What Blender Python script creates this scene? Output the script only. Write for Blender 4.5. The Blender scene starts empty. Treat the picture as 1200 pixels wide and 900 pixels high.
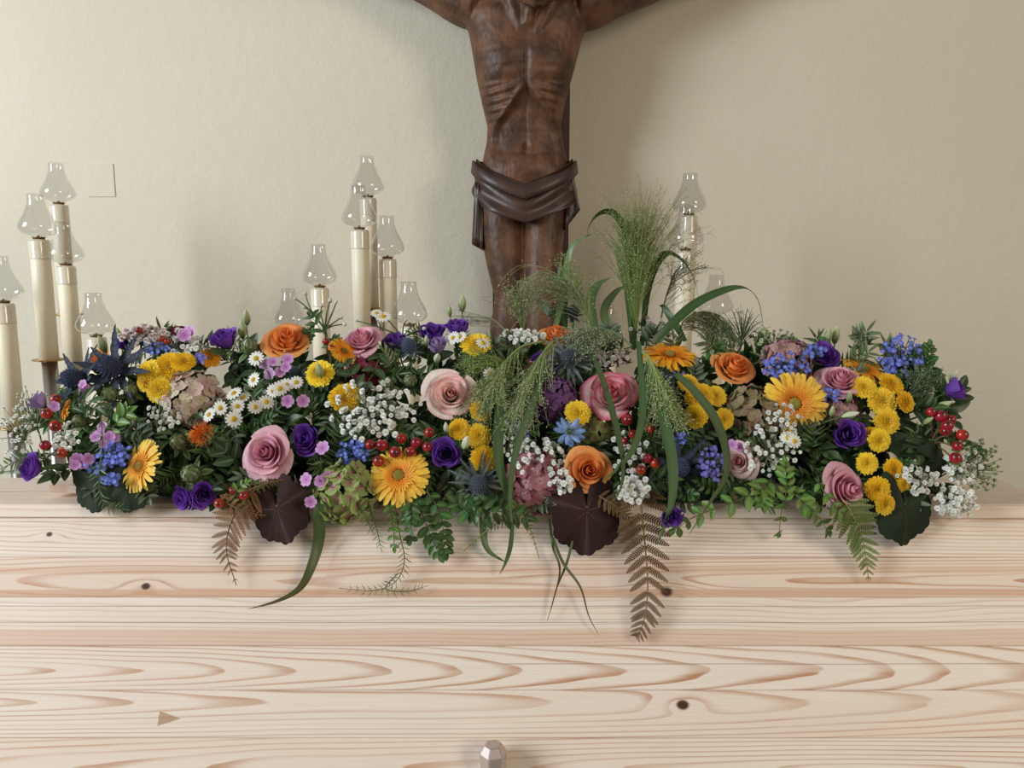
import bpy, bmesh, math, random
import numpy as np
from mathutils import Vector, Matrix, Quaternion

# ------------------------------------------------------------------ camera, world, lights, exposure
SC = bpy.context.scene
COL = SC.collection
PITCH = math.radians(7.9)
FPX = 867.0
CAMZ = 1.30
cam_data = bpy.data.cameras.new('camera')
cam_data.sensor_width = 36.0
cam_data.lens = FPX / 1200.0 * 36.0
cam_data.clip_start = 0.02
cam = bpy.data.objects.new('camera', cam_data)
COL.objects.link(cam)
cam.location = (0, 0, CAMZ)
cam.rotation_euler = (math.radians(90) - PITCH, 0, 0)
SC.camera = cam

SC.view_settings.view_transform = 'Standard'
SC.view_settings.look = 'None'
SC.view_settings.gamma = 1.0
SC.view_settings.use_curve_mapping = False
SC.view_settings.exposure = 0.0

world = bpy.data.worlds.new('world')
SC.world = world
world.use_nodes = True
world.node_tree.nodes['Background'].inputs['Color'].default_value = (1.0, 0.97, 0.93, 1)
world.node_tree.nodes['Background'].inputs['Strength'].default_value = 0.19


def area_light(name, loc, target, size, size_y, power, color):
    d = bpy.data.lights.new(name, 'AREA')
    d.shape = 'RECTANGLE'
    d.size, d.size_y, d.energy, d.color = size, size_y, power, color
    o = bpy.data.objects.new(name, d)
    COL.objects.link(o)
    o.location = loc
    o.rotation_euler = (Vector(target) - Vector(loc)).to_track_quat('-Z', 'Y').to_euler()
    return o


# daylight of the tall chapel windows, to the left and (weaker, warmer) to the right of the viewer
area_light('window_daylight_left', (-3.3, -0.55, 2.35), (0.0, 1.5, 1.15), 1.2, 1.8, 140, (0.87, 0.94, 1.0))
area_light('window_daylight_right', (2.6, -1.5, 2.5), (0.1, 1.2, 1.1), 1.0, 1.5, 50, (1.0, 0.86, 0.67))

# ------------------------------------------------------------------ pixel helpers (1200 x 900 frame)
CP, SP = math.cos(PITCH), math.sin(PITCH)
CAM = np.array([0, 0, CAMZ])


def ray(px, py):
    a, b = px - 600.0, 450.0 - py
    return np.array([a, FPX * CP + b * SP, -FPX * SP + b * CP])


def at(px, py, Y):
    r = ray(px, py)
    return CAM + r * (Y / r[1])


def mpp(p):
    d = np.asarray(p) - CAM
    return (d[1] * CP - d[2] * SP) / FPX


def project(P):
    d = np.asarray(P, float) - CAM
    dep = d[..., 1] * CP - d[..., 2] * SP
    up = d[..., 1] * SP + d[..., 2] * CP
    return 600 + FPX * d[..., 0] / dep, 450 - FPX * up / dep


# lid geometry: front top edge of the coffin and the slope below it
LID_Y = 0.88
LID_Z = at(600, 592, LID_Y)[2]
TH = math.radians(60)
LID_N = np.array([0, -math.sin(TH), math.cos(TH)])     # outward normal of the slope
LID_P = np.array([0, LID_Y, LID_Z])


def lid_at(px, py, off=0.0):
    r = ray(px, py)
    k = np.dot(LID_P + LID_N * off - CAM, LID_N) / np.dot(r, LID_N)
    return CAM + r * k


def front_Y(py):
    t = max(0.0, min(1.25, (600.0 - py) / 210.0))
    return 0.845 + 0.15 * t ** 1.3


def surf(px, py, dY=0.0, off=0.012):
    """point on the front of the flower mound, or just off the lid slope below it"""
    if py <= 596:
        return at(px, py, front_Y(py) + dY)
    a = lid_at(px, py, off - dY)
    b = at(px, py, front_Y(py) + dY)
    k = min(1.0, (py - 596) / 40.0)
    return b * (1 - k) + a * k


# ------------------------------------------------------------------ materials
def lin(c):
    if isinstance(c, str):
        c = c.lstrip('#')
        c = [int(c[i:i + 2], 16) for i in (0, 2, 4)]
    c = np.asarray(c, float) / 255.0
    return np.where(c <= 0.04045, c / 12.92, ((c + 0.055) / 1.055) ** 2.4)


class NT:
    """tiny node-tree helper"""
    def __init__(s, name):
        s.mat = bpy.data.materials.new(name)
        s.mat.use_nodes = True
        s.t = s.mat.node_tree
        s.bsdf = s.t.nodes['Principled BSDF']
        s.out = s.t.nodes['Material Output']

    def n(s, typ, **kw):
        nd = s.t.nodes.new(typ)
        for k, v in kw.items():
            setattr(nd, k, v)
        return nd

    def l(s, a, b):
        s.t.links.new(a, b)

    def val(s, inp, v):
        if isinstance(v, bpy.types.NodeSocket):
            s.l(v, inp)
        else:
            inp.default_value = v

    def math(s, op, a, b=0.0, c=None):
        nd = s.n('ShaderNodeMath', operation=op)
        s.val(nd.inputs[0], a)
        s.val(nd.inputs[1], b)
        if c is not None:
            s.val(nd.inputs[2], c)
        return nd.outputs[0]

    def mix(s, f, a, b, mode='MIX'):
        nd = s.n('ShaderNodeMix', data_type='RGBA', blend_type=mode)
        s.val(nd.inputs[0], f)
        for i, c in ((6, a), (7, b)):
            if isinstance(c, bpy.types.NodeSocket):
                s.l(c, nd.inputs[i])
            else:
                nd.inputs[i].default_value = (*c[:3], 1)
        return nd.outputs[2]

    def noise(s, vec, scale, detail=2.0, rough=0.5):
        nd = s.n('ShaderNodeTexNoise')
        nd.inputs['Scale'].default_value = scale
        nd.inputs['Detail'].default_value = detail
        nd.inputs['Roughness'].default_value = rough
        if vec is not None:
            s.l(vec, nd.inputs['Vector'])
        return nd.outputs['Fac']

    def mapr(s, v, a, b, c, d, smooth=False):
        nd = s.n('ShaderNodeMapRange')
        if smooth:
            nd.interpolation_type = 'SMOOTHSTEP'
        s.val(nd.inputs[0], v)
        for i, x in enumerate((a, b, c, d)):
            s.val(nd.inputs[1 + i], x)
        return nd.outputs[0]

    def bump(s, h, strength, dist):
        nd = s.n('ShaderNodeBump')
        nd.inputs['Strength'].default_value = strength
        nd.inputs['Distance'].default_value = dist
        s.l(h, nd.inputs['Height'])
        s.l(nd.outputs[0], s.bsdf.inputs['Normal'])
        return nd

    def coord(s, which='Object'):
        return s.n('ShaderNodeTexCoord').outputs[which]

    def scaled(s, vec, sc):
        nd = s.n('ShaderNodeMapping')
        nd.inputs['Scale'].default_value = sc
        s.l(vec, nd.inputs['Vector'])
        return nd.outputs[0]


def plant_mat(name, rough, transl, var=0.12, grain=60.0, spec=0.35):
    """base colour from the mesh's own colour attribute, with fine variation, and light passing through"""
    m = NT(name)
    ca = m.n('ShaderNodeVertexColor', layer_name='Col').outputs['Color']
    oi = m.n('ShaderNodeObjectInfo').outputs['Random']
    nz = m.noise(m.coord('Object'), grain, 2.0)
    hs = m.n('ShaderNodeHueSaturation')
    m.l(m.mapr(oi, 0, 1, 0.5 - var * 0.10, 0.5 + var * 0.10), hs.inputs['Hue'])
    v1 = m.mapr(oi, 0, 1, 1 - var, 1 + var)
    v2 = m.mapr(nz, 0.25, 0.75, 0.88, 1.12)
    m.l(m.math('MULTIPLY', v1, v2), hs.inputs['Value'])
    m.l(ca, hs.inputs['Color'])
    c = hs.outputs['Color']
    m.l(c, m.bsdf.inputs['Base Color'])
    m.bsdf.inputs['Roughness'].default_value = rough
    m.bsdf.inputs['Specular IOR Level'].default_value = spec
    if transl > 0:
        tr = m.n('ShaderNodeBsdfTranslucent')
        m.l(c, tr.inputs['Color'])
        mx = m.n('ShaderNodeMixShader')
        mx.inputs[0].default_value = transl
        m.l(m.bsdf.outputs[0], mx.inputs[1])
        m.l(tr.outputs[0], mx.inputs[2])
        m.l(mx.outputs[0], m.out.inputs['Surface'])
    return m.mat


M_PETAL = plant_mat('petal', 0.55, 0.22, 0.06, 8.0)
M_LEAF = plant_mat('leaf', 0.42, 0.16, 0.22, 6.0, 0.45)
M_STEM = plant_mat('stem', 0.55, 0.0, 0.10, 20.0)
M_BERRY = plant_mat('berry', 0.25, 0.0, 0.12, 5.0, 0.6)
M_DRY = plant_mat('dried', 0.7, 0.08, 0.12, 40.0, 0.2)
M_STRAND = plant_mat('grass_strand', 0.5, 0.15, 0.05, 5.0)


def m_plaster():
    m = NT('plaster')
    co = m.coord('Object')
    n1 = m.noise(co, 1.3, 3.0)
    c = m.mix(m.mapr(n1, 0.3, 0.7, 0, 1), lin((215, 207, 186)), lin((222, 214, 195)))
    m.l(c, m.bsdf.inputs['Base Color'])
    m.bsdf.inputs['Roughness'].default_value = 0.85
    m.bsdf.inputs['Specular IOR Level'].default_value = 0.2
    n2 = m.noise(co, 24.0, 5.0, 0.62)
    n3 = m.noise(co, 95.0, 3.0, 0.6)
    h = m.math('ADD', n2, m.math('MULTIPLY', n3, 0.35))
    m.bump(h, 0.42, 0.006)
    return m.mat


M_PLASTER = m_plaster()


def m_floor():
    m = NT('floor_stone')
    n1 = m.noise(m.coord('Object'), 6.0, 5.0)
    m.l(m.mix(n1, lin((150, 140, 125)), lin((120, 112, 100))), m.bsdf.inputs['Base Color'])
    m.bsdf.inputs['Roughness'].default_value = 0.5
    return m.mat


def m_carved():
    m = NT('carved_walnut')
    co = m.coord('Object')
    g = m.noise(m.scaled(co, (30, 30, 4)), 1.0, 4.0, 0.6)
    b = m.noise(co, 14.0, 3.0, 0.6)
    c = m.mix(m.mapr(b, 0.3, 0.72, 0, 1, True), lin((68, 45, 32)), lin((120, 82, 58)))
    c = m.mix(m.mapr(g, 0.45, 0.75, 0, 0.55), c, lin((58, 33, 24)))
    m.l(c, m.bsdf.inputs['Base Color'])
    m.bsdf.inputs['Roughness'].default_value = 0.5
    m.bsdf.inputs['Specular IOR Level'].default_value = 0.4
    vo = m.n('ShaderNodeTexVoronoi', feature='SMOOTH_F1')
    vo.inputs['Scale'].default_value = 75.0
    m.l(m.scaled(co, (1.3, 1.0, 0.8)), vo.inputs['Vector'])
    h = m.math('ADD', m.math('MULTIPLY', vo.outputs['Distance'], 0.7), m.math('MULTIPLY', g, 0.25))
    m.bump(h, 0.42, 0.005)
    return m.mat


def m_cloth_wood():
    m = NT('stained_wood')
    co = m.coord('Object')
    g = m.noise(m.scaled(co, (26, 26, 6)), 1.0, 4.0, 0.6)
    c = m.mix(m.mapr(g, 0.3, 0.75, 0, 1), lin((78, 56, 46)), lin((48, 34, 30)))
    m.l(c, m.bsdf.inputs['Base Color'])
    m.bsdf.inputs['Roughness'].default_value = 0.42
    m.bump(g, 0.35, 0.003)
    return m.mat


M_CARVED, M_CLOTHWOOD = m_carved(), m_cloth_wood()


def m_beam():
    m = NT('beam_wood')
    g = m.noise(m.scaled(m.coord('Object'), (40, 40, 2)), 1.0, 4.0, 0.6)
    m.l(m.mix(g, lin((86, 54, 36)), lin((52, 33, 24))), m.bsdf.inputs['Base Color'])
    m.bsdf.inputs['Roughness'].default_value = 0.5
    m.bump(g, 0.3, 0.002)
    return m.mat


M_BEAM = m_beam()


def m_simple(name, c, rough, metal=0.0, nscale=30.0, nvar=0.08, bump=0.0):
    m = NT(name)
    nz = m.noise(m.coord('Object'), nscale, 3.0)
    c = lin(c)
    m.l(m.mix(nz, c * (1 - nvar), np.minimum(c * (1 + nvar), 1)), m.bsdf.inputs['Base Color'])
    m.bsdf.inputs['Roughness'].default_value = rough
    m.bsdf.inputs['Metallic'].default_value = metal
    if bump:
        m.bump(nz, bump, 0.002)
    return m.mat


M_CANDLE = m_simple('candle_cream', (232, 222, 196), 0.45, 0, 9.0, 0.05)
M_STEEL = m_simple('brushed_steel', (172, 165, 160), 0.33, 1.0, 60.0, 0.05)
M_BRASS = m_simple('brass', (176, 140, 84), 0.35, 1.0, 60.0, 0.08)
M_FOAM = m_simple('floral_foam', (26, 34, 20), 0.9, 0, 40.0, 0.4, 0.6)
M_SCREW = m_simple('coffin_screw_metal', (196, 182, 176), 0.34, 0.55, 40.0, 0.1)
M_WICK = m_simple('wick_holder', (120, 96, 60), 0.4, 0.8, 40.0, 0.1)


def m_glass(name, tint, strength):
    m = NT(name)
    tr = m.n('ShaderNodeBsdfTransparent')
    tr.inputs['Color'].default_value = (*tint, 1)
    gl = m.n('ShaderNodeBsdfGlossy')
    gl.inputs['Roughness'].default_value = 0.03
    gl.inputs['Color'].default_value = (1, 1, 1, 1)
    fr = m.n('ShaderNodeFresnel')
    bf = m.n('ShaderNodeNewGeometry').outputs['Backfacing']
    m.l(m.mapr(bf, 0, 1, 1.45, 1 / 1.45), fr.inputs['IOR'])
    mx = m.n('ShaderNodeMixShader')
    m.l(m.math('MULTIPLY', fr.outputs[0], strength), mx.inputs[0])
    m.l(tr.outputs[0], mx.inputs[1])
    m.l(gl.outputs[0], mx.inputs[2])
    m.l(mx.outputs[0], m.out.inputs['Surface'])
    return m.mat


M_GLASS = m_glass('clear_glass', (0.948, 0.948, 0.948), 0.95)


def m_sleeve():
    m = NT('milky_sleeve')
    m.bsdf.inputs['Base Color'].default_value = (*lin((224, 214, 192)), 1)
    m.bsdf.inputs['Roughness'].default_value = 0.12
    nz = m.noise(m.coord('Object'), 20.0, 2.0)
    m.l(m.mapr(nz, 0.3, 0.7, 0.08, 0.2), m.bsdf.inputs['Roughness'])
    m.bsdf.inputs['Coat Weight'].default_value = 0.6
    return m.mat


M_SLEEVE = m_sleeve()


def pine(name, seed, z0, slope, period=0.0036, y0=0.0, knots=(), tone=1.0, warm=0.0, bow=0.004, strength=1.0, stripes=(), lines=(), patch=None):
    """plain-sawn pine: rings of a tilted log cut by the board; knots bend the rings"""
    m = NT(name)
    co = m.coord('Object')
    sep = m.n('ShaderNodeSeparateXYZ')
    m.l(co, sep.inputs[0])
    X, Yc = sep.outputs[0], sep.outputs[1]
    off = m.n('ShaderNodeMapping')
    off.inputs['Location'].default_value = (seed * 3.17, seed * 1.31, seed * 0.77)
    m.l(co, off.inputs['Vector'])
    cs = off.outputs[0]
    wob = m.math('SUBTRACT', m.noise(m.scaled(cs, (2.2, 3.0, 1)), 1.0, 2.0), 0.5)
    wob2 = m.math('SUBTRACT', m.noise(m.scaled(cs, (7.0, 60.0, 1)), 1.0, 2.0), 0.5)
    Z = m.math('ADD', m.math('MULTIPLY', X, slope), z0)
    Z = m.math('ADD', Z, m.math('MULTIPLY', wob, bow * 4))
    yy = m.math('ADD', Yc, -y0)
    r = m.math('SQRT', m.math('ADD', m.math('POWER', yy, 2.0), m.math('POWER', Z, 2.0)))
    r = m.math('ADD', r, m.math('MULTIPLY', wob2, 0.0022))
    dark = None
    for kx, ky, kr in knots:
        dx = m.math('MULTIPLY', m.math('ADD', X, -kx), 0.30)
        dy = m.math('ADD', Yc, -ky)
        d2 = m.math('ADD', m.math('POWER', dx, 2.0), m.math('POWER', dy, 2.0))
        e = m.math('EXPONENT', m.math('MULTIPLY', d2, -1.0 / (kr * 1.25) ** 2))
        r = m.math('ADD', r, m.math('MULTIPLY', e, kr * 0.8))
        dxx = m.math('MULTIPLY', m.math('ADD', X, -kx), 0.75)
        d = m.math('SQRT', m.math('ADD', m.math('POWER', dxx, 2.0), m.math('POWER', dy, 2.0)))
        d = m.math('ADD', d, m.math('MULTIPLY', wob2, kr * 0.5))
        kn = m.mapr(d, kr * 0.35, kr * 0.75, 1.0, 0.0, True)
        dark = kn if dark is None else m.math('MAXIMUM', dark, kn)
    ph = m.math('FRACT', m.math('DIVIDE', r, period))
    late = m.math('MULTIPLY', m.mapr(ph, 0.55, 0.92, 0, 1, True), m.mapr(ph, 0.955, 1.0, 1, 0, True))
    var = m.mapr(m.noise(m.scaled(cs, (1.5, 90, 1)), 1.0, 2.0), 0.3, 0.7, 0.25, 1.0)
    late = m.math('MULTIPLY', late, m.math('MULTIPLY', var, strength))
    fib = m.noise(m.scaled(cs, (9, 900, 1)), 1.0, 2.0)
    early = lin((240, 227, 212)) * tone
    if warm:
        early = early * (1 - warm) + lin((214, 170, 134)) * warm
    c = m.mix(late, np.minimum(early, 1), lin((190, 140, 104)) * tone)
    c = m.mix(m.mapr(fib, 0.35, 0.75, 0, 0.16), c, lin((182, 142, 112)))
    big = m.noise(m.scaled(cs, (1.1, 12, 1)), 1.0, 2.0)
    c = m.mix(m.mapr(big, 0.4, 0.7, 0, 0.20), c, lin((216, 176, 142)))
    ys = m.math('ADD', Yc, m.math('MULTIPLY', wob, 0.004))
    for y_a, y_b, amt in stripes:
        k = m.math('MULTIPLY', m.mapr(ys, y_a - 0.0012, y_a + 0.0012, 0, amt, True), m.mapr(ys, y_b - 0.0012, y_b + 0.0012, 1, 0, True))
        c = m.mix(k, c, lin((206, 160, 128)))
    for y_l, x_a, x_b in lines:
        k = m.math('MULTIPLY', m.mapr(m.math('ABSOLUTE', m.math('ADD', ys, -y_l)), 0.0002, 0.0005, 0.75, 0.0, True), m.mapr(X, x_a, x_a + 0.02, 0, 1))
        k = m.math('MULTIPLY', k, m.mapr(X, x_b - 0.02, x_b, 1, 0))
        c = m.mix(k, c, lin((112, 84, 66)))
    if patch:
        x_p, y_p, w_p, h_p = patch
        uu = m.math('DIVIDE', m.math('ADD', X, -x_p), w_p)
        vv = m.math('ABSOLUTE', m.math('DIVIDE', m.math('ADD', Yc, -y_p), h_p))
        k = m.math('MULTIPLY', m.math('GREATER_THAN', uu, 0.0), m.mapr(m.math('ADD', uu, vv), 0.9, 1.0, 1, 0))
        c = m.mix(m.math('MULTIPLY', k, 0.75), c, lin((168, 126, 92)))
    if dark is not None:
        c = m.mix(dark, c, lin((74, 46, 28)))
    m.l(c, m.bsdf.inputs['Base Color'])
    m.bsdf.inputs['Roughness'].default_value = 0.48
    m.bsdf.inputs['Specular IOR Level'].default_value = 0.3
    m.bump(m.math('ADD', late, m.math('MULTIPLY', fib, 0.5)), 0.10, 0.0012)
    return m.mat


# ------------------------------------------------------------------ mesh building
_FC = {}


def grid_faces(nu, nv, wrap=False):
    k = (nu, nv, wrap)
    if k not in _FC:
        f = []
        for j in range(nv - 1):
            for i in range(nu if wrap else nu - 1):
                a, b = j * nu + i, j * nu + (i + 1) % nu
                f.append((a, b, b + nu, a + nu))
        _FC[k] = f
    return _FC[k]


class MB:
    def __init__(s):
        s.v, s.c, s.f, s.n = [], [], [], 0

    def add(s, v, f, c, M=None):
        v = np.asarray(v, float).reshape(-1, 3)
        if M is not None:
            M = np.asarray(M, float)
            v = v @ M[:3, :3].T + M[:3, 3]
        c = np.asarray(c, float)
        if c.ndim == 1:
            c = np.tile(c, (len(v), 1))
        s.v.append(v)
        s.c.append(c)
        n = s.n
        s.f.extend([tuple(i + n for i in q) for q in f])
        s.n += len(v)
        return s

    def put(s, other, M=None):
        if other.n:
            s.add(np.concatenate(other.v), other.f, np.concatenate(other.c), M)
        return s

    def grid(s, fn, nu, nv, colfn, M=None):
        U, V = np.meshgrid(np.linspace(-1, 1, nu), np.linspace(0, 1, nv))
        U, V = U.ravel(), V.ravel()
        P = np.stack(fn(U, V), 1)
        c = colfn(U, V) if callable(colfn) else colfn
        return s.add(P, grid_faces(nu, nv), c, M)

    def tube(s, path, rad, col, k=5, cap=True, M=None, flat=1.0):
        P = np.asarray(path, float)
        n = len(P)
        rad = np.broadcast_to(np.asarray(rad, float), (n,))
        T = np.gradient(P, axis=0)
        T /= np.linalg.norm(T, axis=1, keepdims=True) + 1e-12
        ref = np.array([0.31, 0.22, 0.92]) if abs(T[0][2]) < 0.8 else np.array([0.9, 0.3, 0.1])
        A = np.cross(T, ref)
        A /= np.linalg.norm(A, axis=1, keepdims=True) + 1e-12
        B = np.cross(T, A)
        an = np.linspace(0, 2 * math.pi, k, endpoint=False)
        V = P[:, None] + rad[:, None, None] * (A[:, None] * np.cos(an)[None, :, None] + flat * B[:, None] * np.sin(an)[None, :, None])
        f = list(grid_faces(k, n, True))
        if cap:
            f = f + [tuple(range(k))[::-1], tuple(range((n - 1) * k, n * k))]
        c = np.asarray(col, float)
        if c.ndim == 2:
            c = np.repeat(c, k, axis=0)
        return s.add(V.reshape(-1, 3), f, c, M)

    def lathe(s, prof, col, k=16, M=None, close=True):
        pr = np.asarray(prof, float)
        an = np.linspace(0, 2 * math.pi, k, endpoint=False)
        V = np.zeros((len(pr), k, 3))
        V[:, :, 0] = pr[:, 0:1] * np.cos(an)
        V[:, :, 1] = pr[:, 0:1] * np.sin(an)
        V[:, :, 2] = pr[:, 1:2]
        f = list(grid_faces(k, len(pr), True))
        if close:
            f = f + [tuple(range(k))[::-1], tuple(range((len(pr) - 1) * k, len(pr) * k))]
        c = np.asarray(col, float)
        if c.ndim == 2:
            c = np.repeat(c, k, axis=0)
        return s.add(V.reshape(-1, 3), f, c, M)

    def ball(s, r, col, k=8, j=6, M=None, sz=1.0):
        a = np.linspace(-math.pi / 2, math.pi / 2, j)
        pr = np.stack([np.maximum(np.cos(a), 0.02) * r, np.sin(a) * r * sz], 1)
        return s.lathe(pr, col, k, M)

    def box(s, lo, hi, col=(1, 1, 1), M=None):
        x0, y0, z0 = lo
        x1, y1, z1 = hi
        v = [(x0, y0, z0), (x1, y0, z0), (x1, y1, z0), (x0, y1, z0), (x0, y0, z1), (x1, y0, z1), (x1, y1, z1), (x0, y1, z1)]
        f = [(0, 3, 2, 1), (4, 5, 6, 7), (0, 1, 5, 4), (1, 2, 6, 5), (2, 3, 7, 6), (3, 0, 4, 7)]
        return s.add(v, f, col, M)

    def mesh(s, name, mat, smooth=True):
        me = bpy.data.meshes.new(name)
        V = np.concatenate(s.v)
        me.from_pydata(V.tolist(), [], s.f)
        ca = me.color_attributes.new('Col', 'FLOAT_COLOR', 'POINT')
        C = np.ones((len(V), 4), np.float32)
        C[:, :3] = np.concatenate(s.c)
        ca.data.foreach_set('color', C.ravel())
        if smooth:
            me.polygons.foreach_set('use_smooth', [True] * len(me.polygons))
        me.materials.append(mat)
        me.update()
        return me


def link(name, me, parent=None, M=None, kind=None):
    o = bpy.data.objects.new(name, me)
    COL.objects.link(o)
    if parent is not None:
        o.parent = parent
    if M is not None:
        o.matrix_basis = Matrix(np.asarray(M).tolist()) if not isinstance(M, Matrix) else M
    if kind:
        o['kind'] = kind
    return o


def thing(name, label, cat, loc=(0, 0, 0), group=None, M=None):
    o = bpy.data.objects.new(name, None)
    COL.objects.link(o)
    o.empty_display_size = 0.01
    if M is not None:
        o.matrix_basis = M
    else:
        o.location = tuple(float(x) for x in loc)
    return tag(o, label, cat, group)


def tag(o, label, cat, group=None):
    o['label'], o['category'] = label, cat
    if group:
        o['group'] = group
    return o


def T3(v):
    M = np.eye(4)
    M[:3, 3] = v
    return M


def S3(a, b=None, c=None):
    return np.diag([a, a if b is None else b, a if c is None else c, 1.0])


def R3(ax, ang):
    return np.array(Matrix.Rotation(ang, 4, ax))


def aim(d, spin=0.0):
    """rotation that takes +Z to direction d"""
    q = Vector(tuple(float(x) for x in d)).normalized().to_track_quat('Z', 'Y')
    return np.array((q @ Quaternion((0, 0, 1), spin)).to_matrix().to_4x4())


def facing(yaw, pitch):
    y, p = math.radians(yaw), math.radians(pitch)
    return np.array([math.sin(y) * math.cos(p), -math.cos(y) * math.cos(p), math.sin(p)])


def spline(pts, n):
    """Catmull-Rom through the points"""
    P = np.asarray(pts, float)
    P = np.vstack([2 * P[0] - P[1], P, 2 * P[-1] - P[-2]])
    out = []
    m = len(P) - 3
    for t in np.linspace(0, m, n):
        i = min(int(t), m - 1)
        u = t - i
        a, b, c, d = P[i:i + 4]
        out.append(0.5 * ((2 * b) + (c - a) * u + (2 * a - 5 * b + 4 * c - d) * u * u + (3 * b - a - 3 * c + d) * u ** 3))
    return np.array(out)


def lerp(a, b, t):
    return a + (b - a) * t


def cmix(a, b, t):
    t = np.clip(np.asarray(t, float), 0, 1)[..., None]
    return np.asarray(a) * (1 - t) + np.asarray(b) * t

# ================================================================== SETTING: wall and floor
WALL_Y = 2.20
b = MB()
b.box((-4.5, WALL_Y, 0), (4.5, WALL_Y + 0.2, 4.0))
o = link('wall_back', b.mesh('wall_back', M_PLASTER, False))
o['kind'] = 'structure'
b = MB()
b.box((-4.5, -3.0, -0.1), (4.5, WALL_Y, 0.0))
o = link('floor', b.mesh('floor', m_floor(), False))
o['kind'] = 'structure'

# thin square plate plastered over on the wall
p0, p1 = at(101, 192, WALL_Y), at(136, 231, WALL_Y)
b = MB()
b.box((p0[0], WALL_Y - 0.003, p1[2]), (p1[0], WALL_Y + 0.002, p0[2]))
me = b.mesh('wall_cover_plate', M_PLASTER, False)
bm = bmesh.new()
bm.from_mesh(me)
bmesh.ops.bevel(bm, geom=list(bm.edges), offset=0.0015, segments=1, affect='EDGES')
bm.to_mesh(me)
bm.free()
tag(link('wall_cover_plate', me), 'small square cover plate painted over in the wall cream above the candles', 'cover plate')

# ================================================================== COFFIN
coffin = thing('coffin', 'pale natural pine coffin with sloping lid of glued boards', 'coffin', (0, LID_Y, 0.45))
ROOT = np.array([0, LID_Y, 0.45])
XR = at(1243, 598, LID_Y)[0]            # front right corner of the lid's flat top
XL = -1.25
DIR_S = np.array([0, -math.cos(TH), -math.sin(TH)])   # down the slope


def s_of(py):
    p = lid_at(600, py)
    return float(np.dot(p - LID_P, DIR_S))


def plank_obj(name, x0, x1, w0, w1, thick, M, mat, parent, tilt=0.0, bev=0.0012):
    """board: x along, y across from w0 to w1 (down), z out; tilt raises the left end of its upper edge"""
    bm = bmesh.new()
    bmesh.ops.create_cube(bm, size=1.0)
    for v in bm.verts:
        lo = v.co.y < 0
        v.co = Vector((x0 if v.co.x < 0 else x1, w0 if lo else w1, -thick if v.co.z < 0 else 0.0))
    bmesh.ops.bevel(bm, geom=list(bm.edges), offset=bev, segments=2, affect='EDGES')
    cy = (w0 + w1) / 2
    for v in bm.verts:
        v.co.y -= cy
    me = bpy.data.meshes.new(name)
    bm.to_mesh(me)
    bm.free()
    me.materials.append(mat)
    return link(name, me, parent, M @ T3((0, cy, 0)))


# board frame on the front slope: local x = world x, local y = down the slope, local z = outward normal
RF = np.eye(4)
RF[:3, 0], RF[:3, 1], RF[:3, 2] = (1, 0, 0), DIR_S, LID_N
RF[:3, 0] = np.cross(RF[:3, 1], RF[:3, 2])
FLIP = RF[0, 0]           # +1 or -1: sign of local x against world x
RF[:3, 3] = LID_P - ROOT
edges = [592, 611, 653, 700, 757, 809, 865, 925, 990]
SE = [s_of(y) for y in edges]


def wx(px, py):
    return lid_at(px, py)[0] * FLIP


def knot(px, py, k, r):
    p = lid_at(px, py)
    return (p[0] * FLIP, float(np.dot(p - LID_P, DIR_S)) - (SE[k] + SE[k + 1]) / 2, r)


BOARDS = [
    dict(z0=0.060, slope=0.004, period=0.0040, y0=0.02, warm=0.10, strength=0.5),
    dict(z0=0.055, slope=0.010, period=0.0034, y0=-0.050, knots=[knot(58, 626, 1, 0.0055)], strength=0.75),
    dict(z0=0.016, slope=0.018, period=0.0036, y0=0.004, warm=0.25, knots=[knot(171, 687, 2, 0.0065), knot(781, 694, 2, 0.010)], strength=1.0, stripes=[(0.014, 0.022, 0.7), (-0.012, -0.004, 0.4)]),
    dict(z0=0.110, slope=0.003, period=0.0026, y0=-0.055, warm=0.0, strength=0.5, stripes=[(0.009, 0.028, 0.45)], lines=[(-0.017, -2, 2), (0.001, -2, 2)]),
    dict(z0=0.030, slope=-0.040, period=0.0040, y0=0.003, warm=0.0, strength=1.05, lines=[(-0.004, -2, wx(575, 779))]),
    dict(z0=0.022, slope=-0.026, period=0.0042, y0=-0.012, knots=[knot(800, 826, 5, 0.0085)], strength=0.8, patch=knot(186, 842, 5, -0.026) + (0.008,)),
    dict(z0=0.012, slope=0.034, period=0.0044, y0=0.004, strength=0.95),
    dict(z0=0.04, slope=0.01, period=0.0050, y0=0.01, strength=0.8),
]
rr = random.Random(5)
for k, bd in enumerate(BOARDS):
    mt = pine('pine_board', k * 2.3 + 1, **bd)
    x0, x1 = sorted((XL * FLIP, (XR + 0.02) * FLIP))
    M = RF.copy()
    lift = 0.0
    M = M @ T3((0, 0, rr.uniform(-0.0004, 0.0004)))
    if k == 0:
        M = M @ R3('Z', FLIP * 0.0015) @ T3((0, 0, 0.0006))
    plank_obj('plank', x0, x1, SE[k] + 0.00015, SE[k + 1] - 0.00015, 0.022, M, mt, coffin, bev=0.0045 if k == 0 else 0.0009)

# flat top: two boards
TW = 0.125
RT = np.eye(4)
RT[:3, 3] = LID_P - ROOT
for k in range(2):
    mt = pine('pine_board_top', 30 + k, z0=0.06, slope=0.006, period=0.004, y0=0.03, warm=0.12, strength=0.45)
    plank_obj('plank', XL, XR, 0.004 + k * TW / 2, 0.0037 + (k + 1) * TW / 2, 0.022, RT, mt, coffin, bev=0.001)
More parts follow.
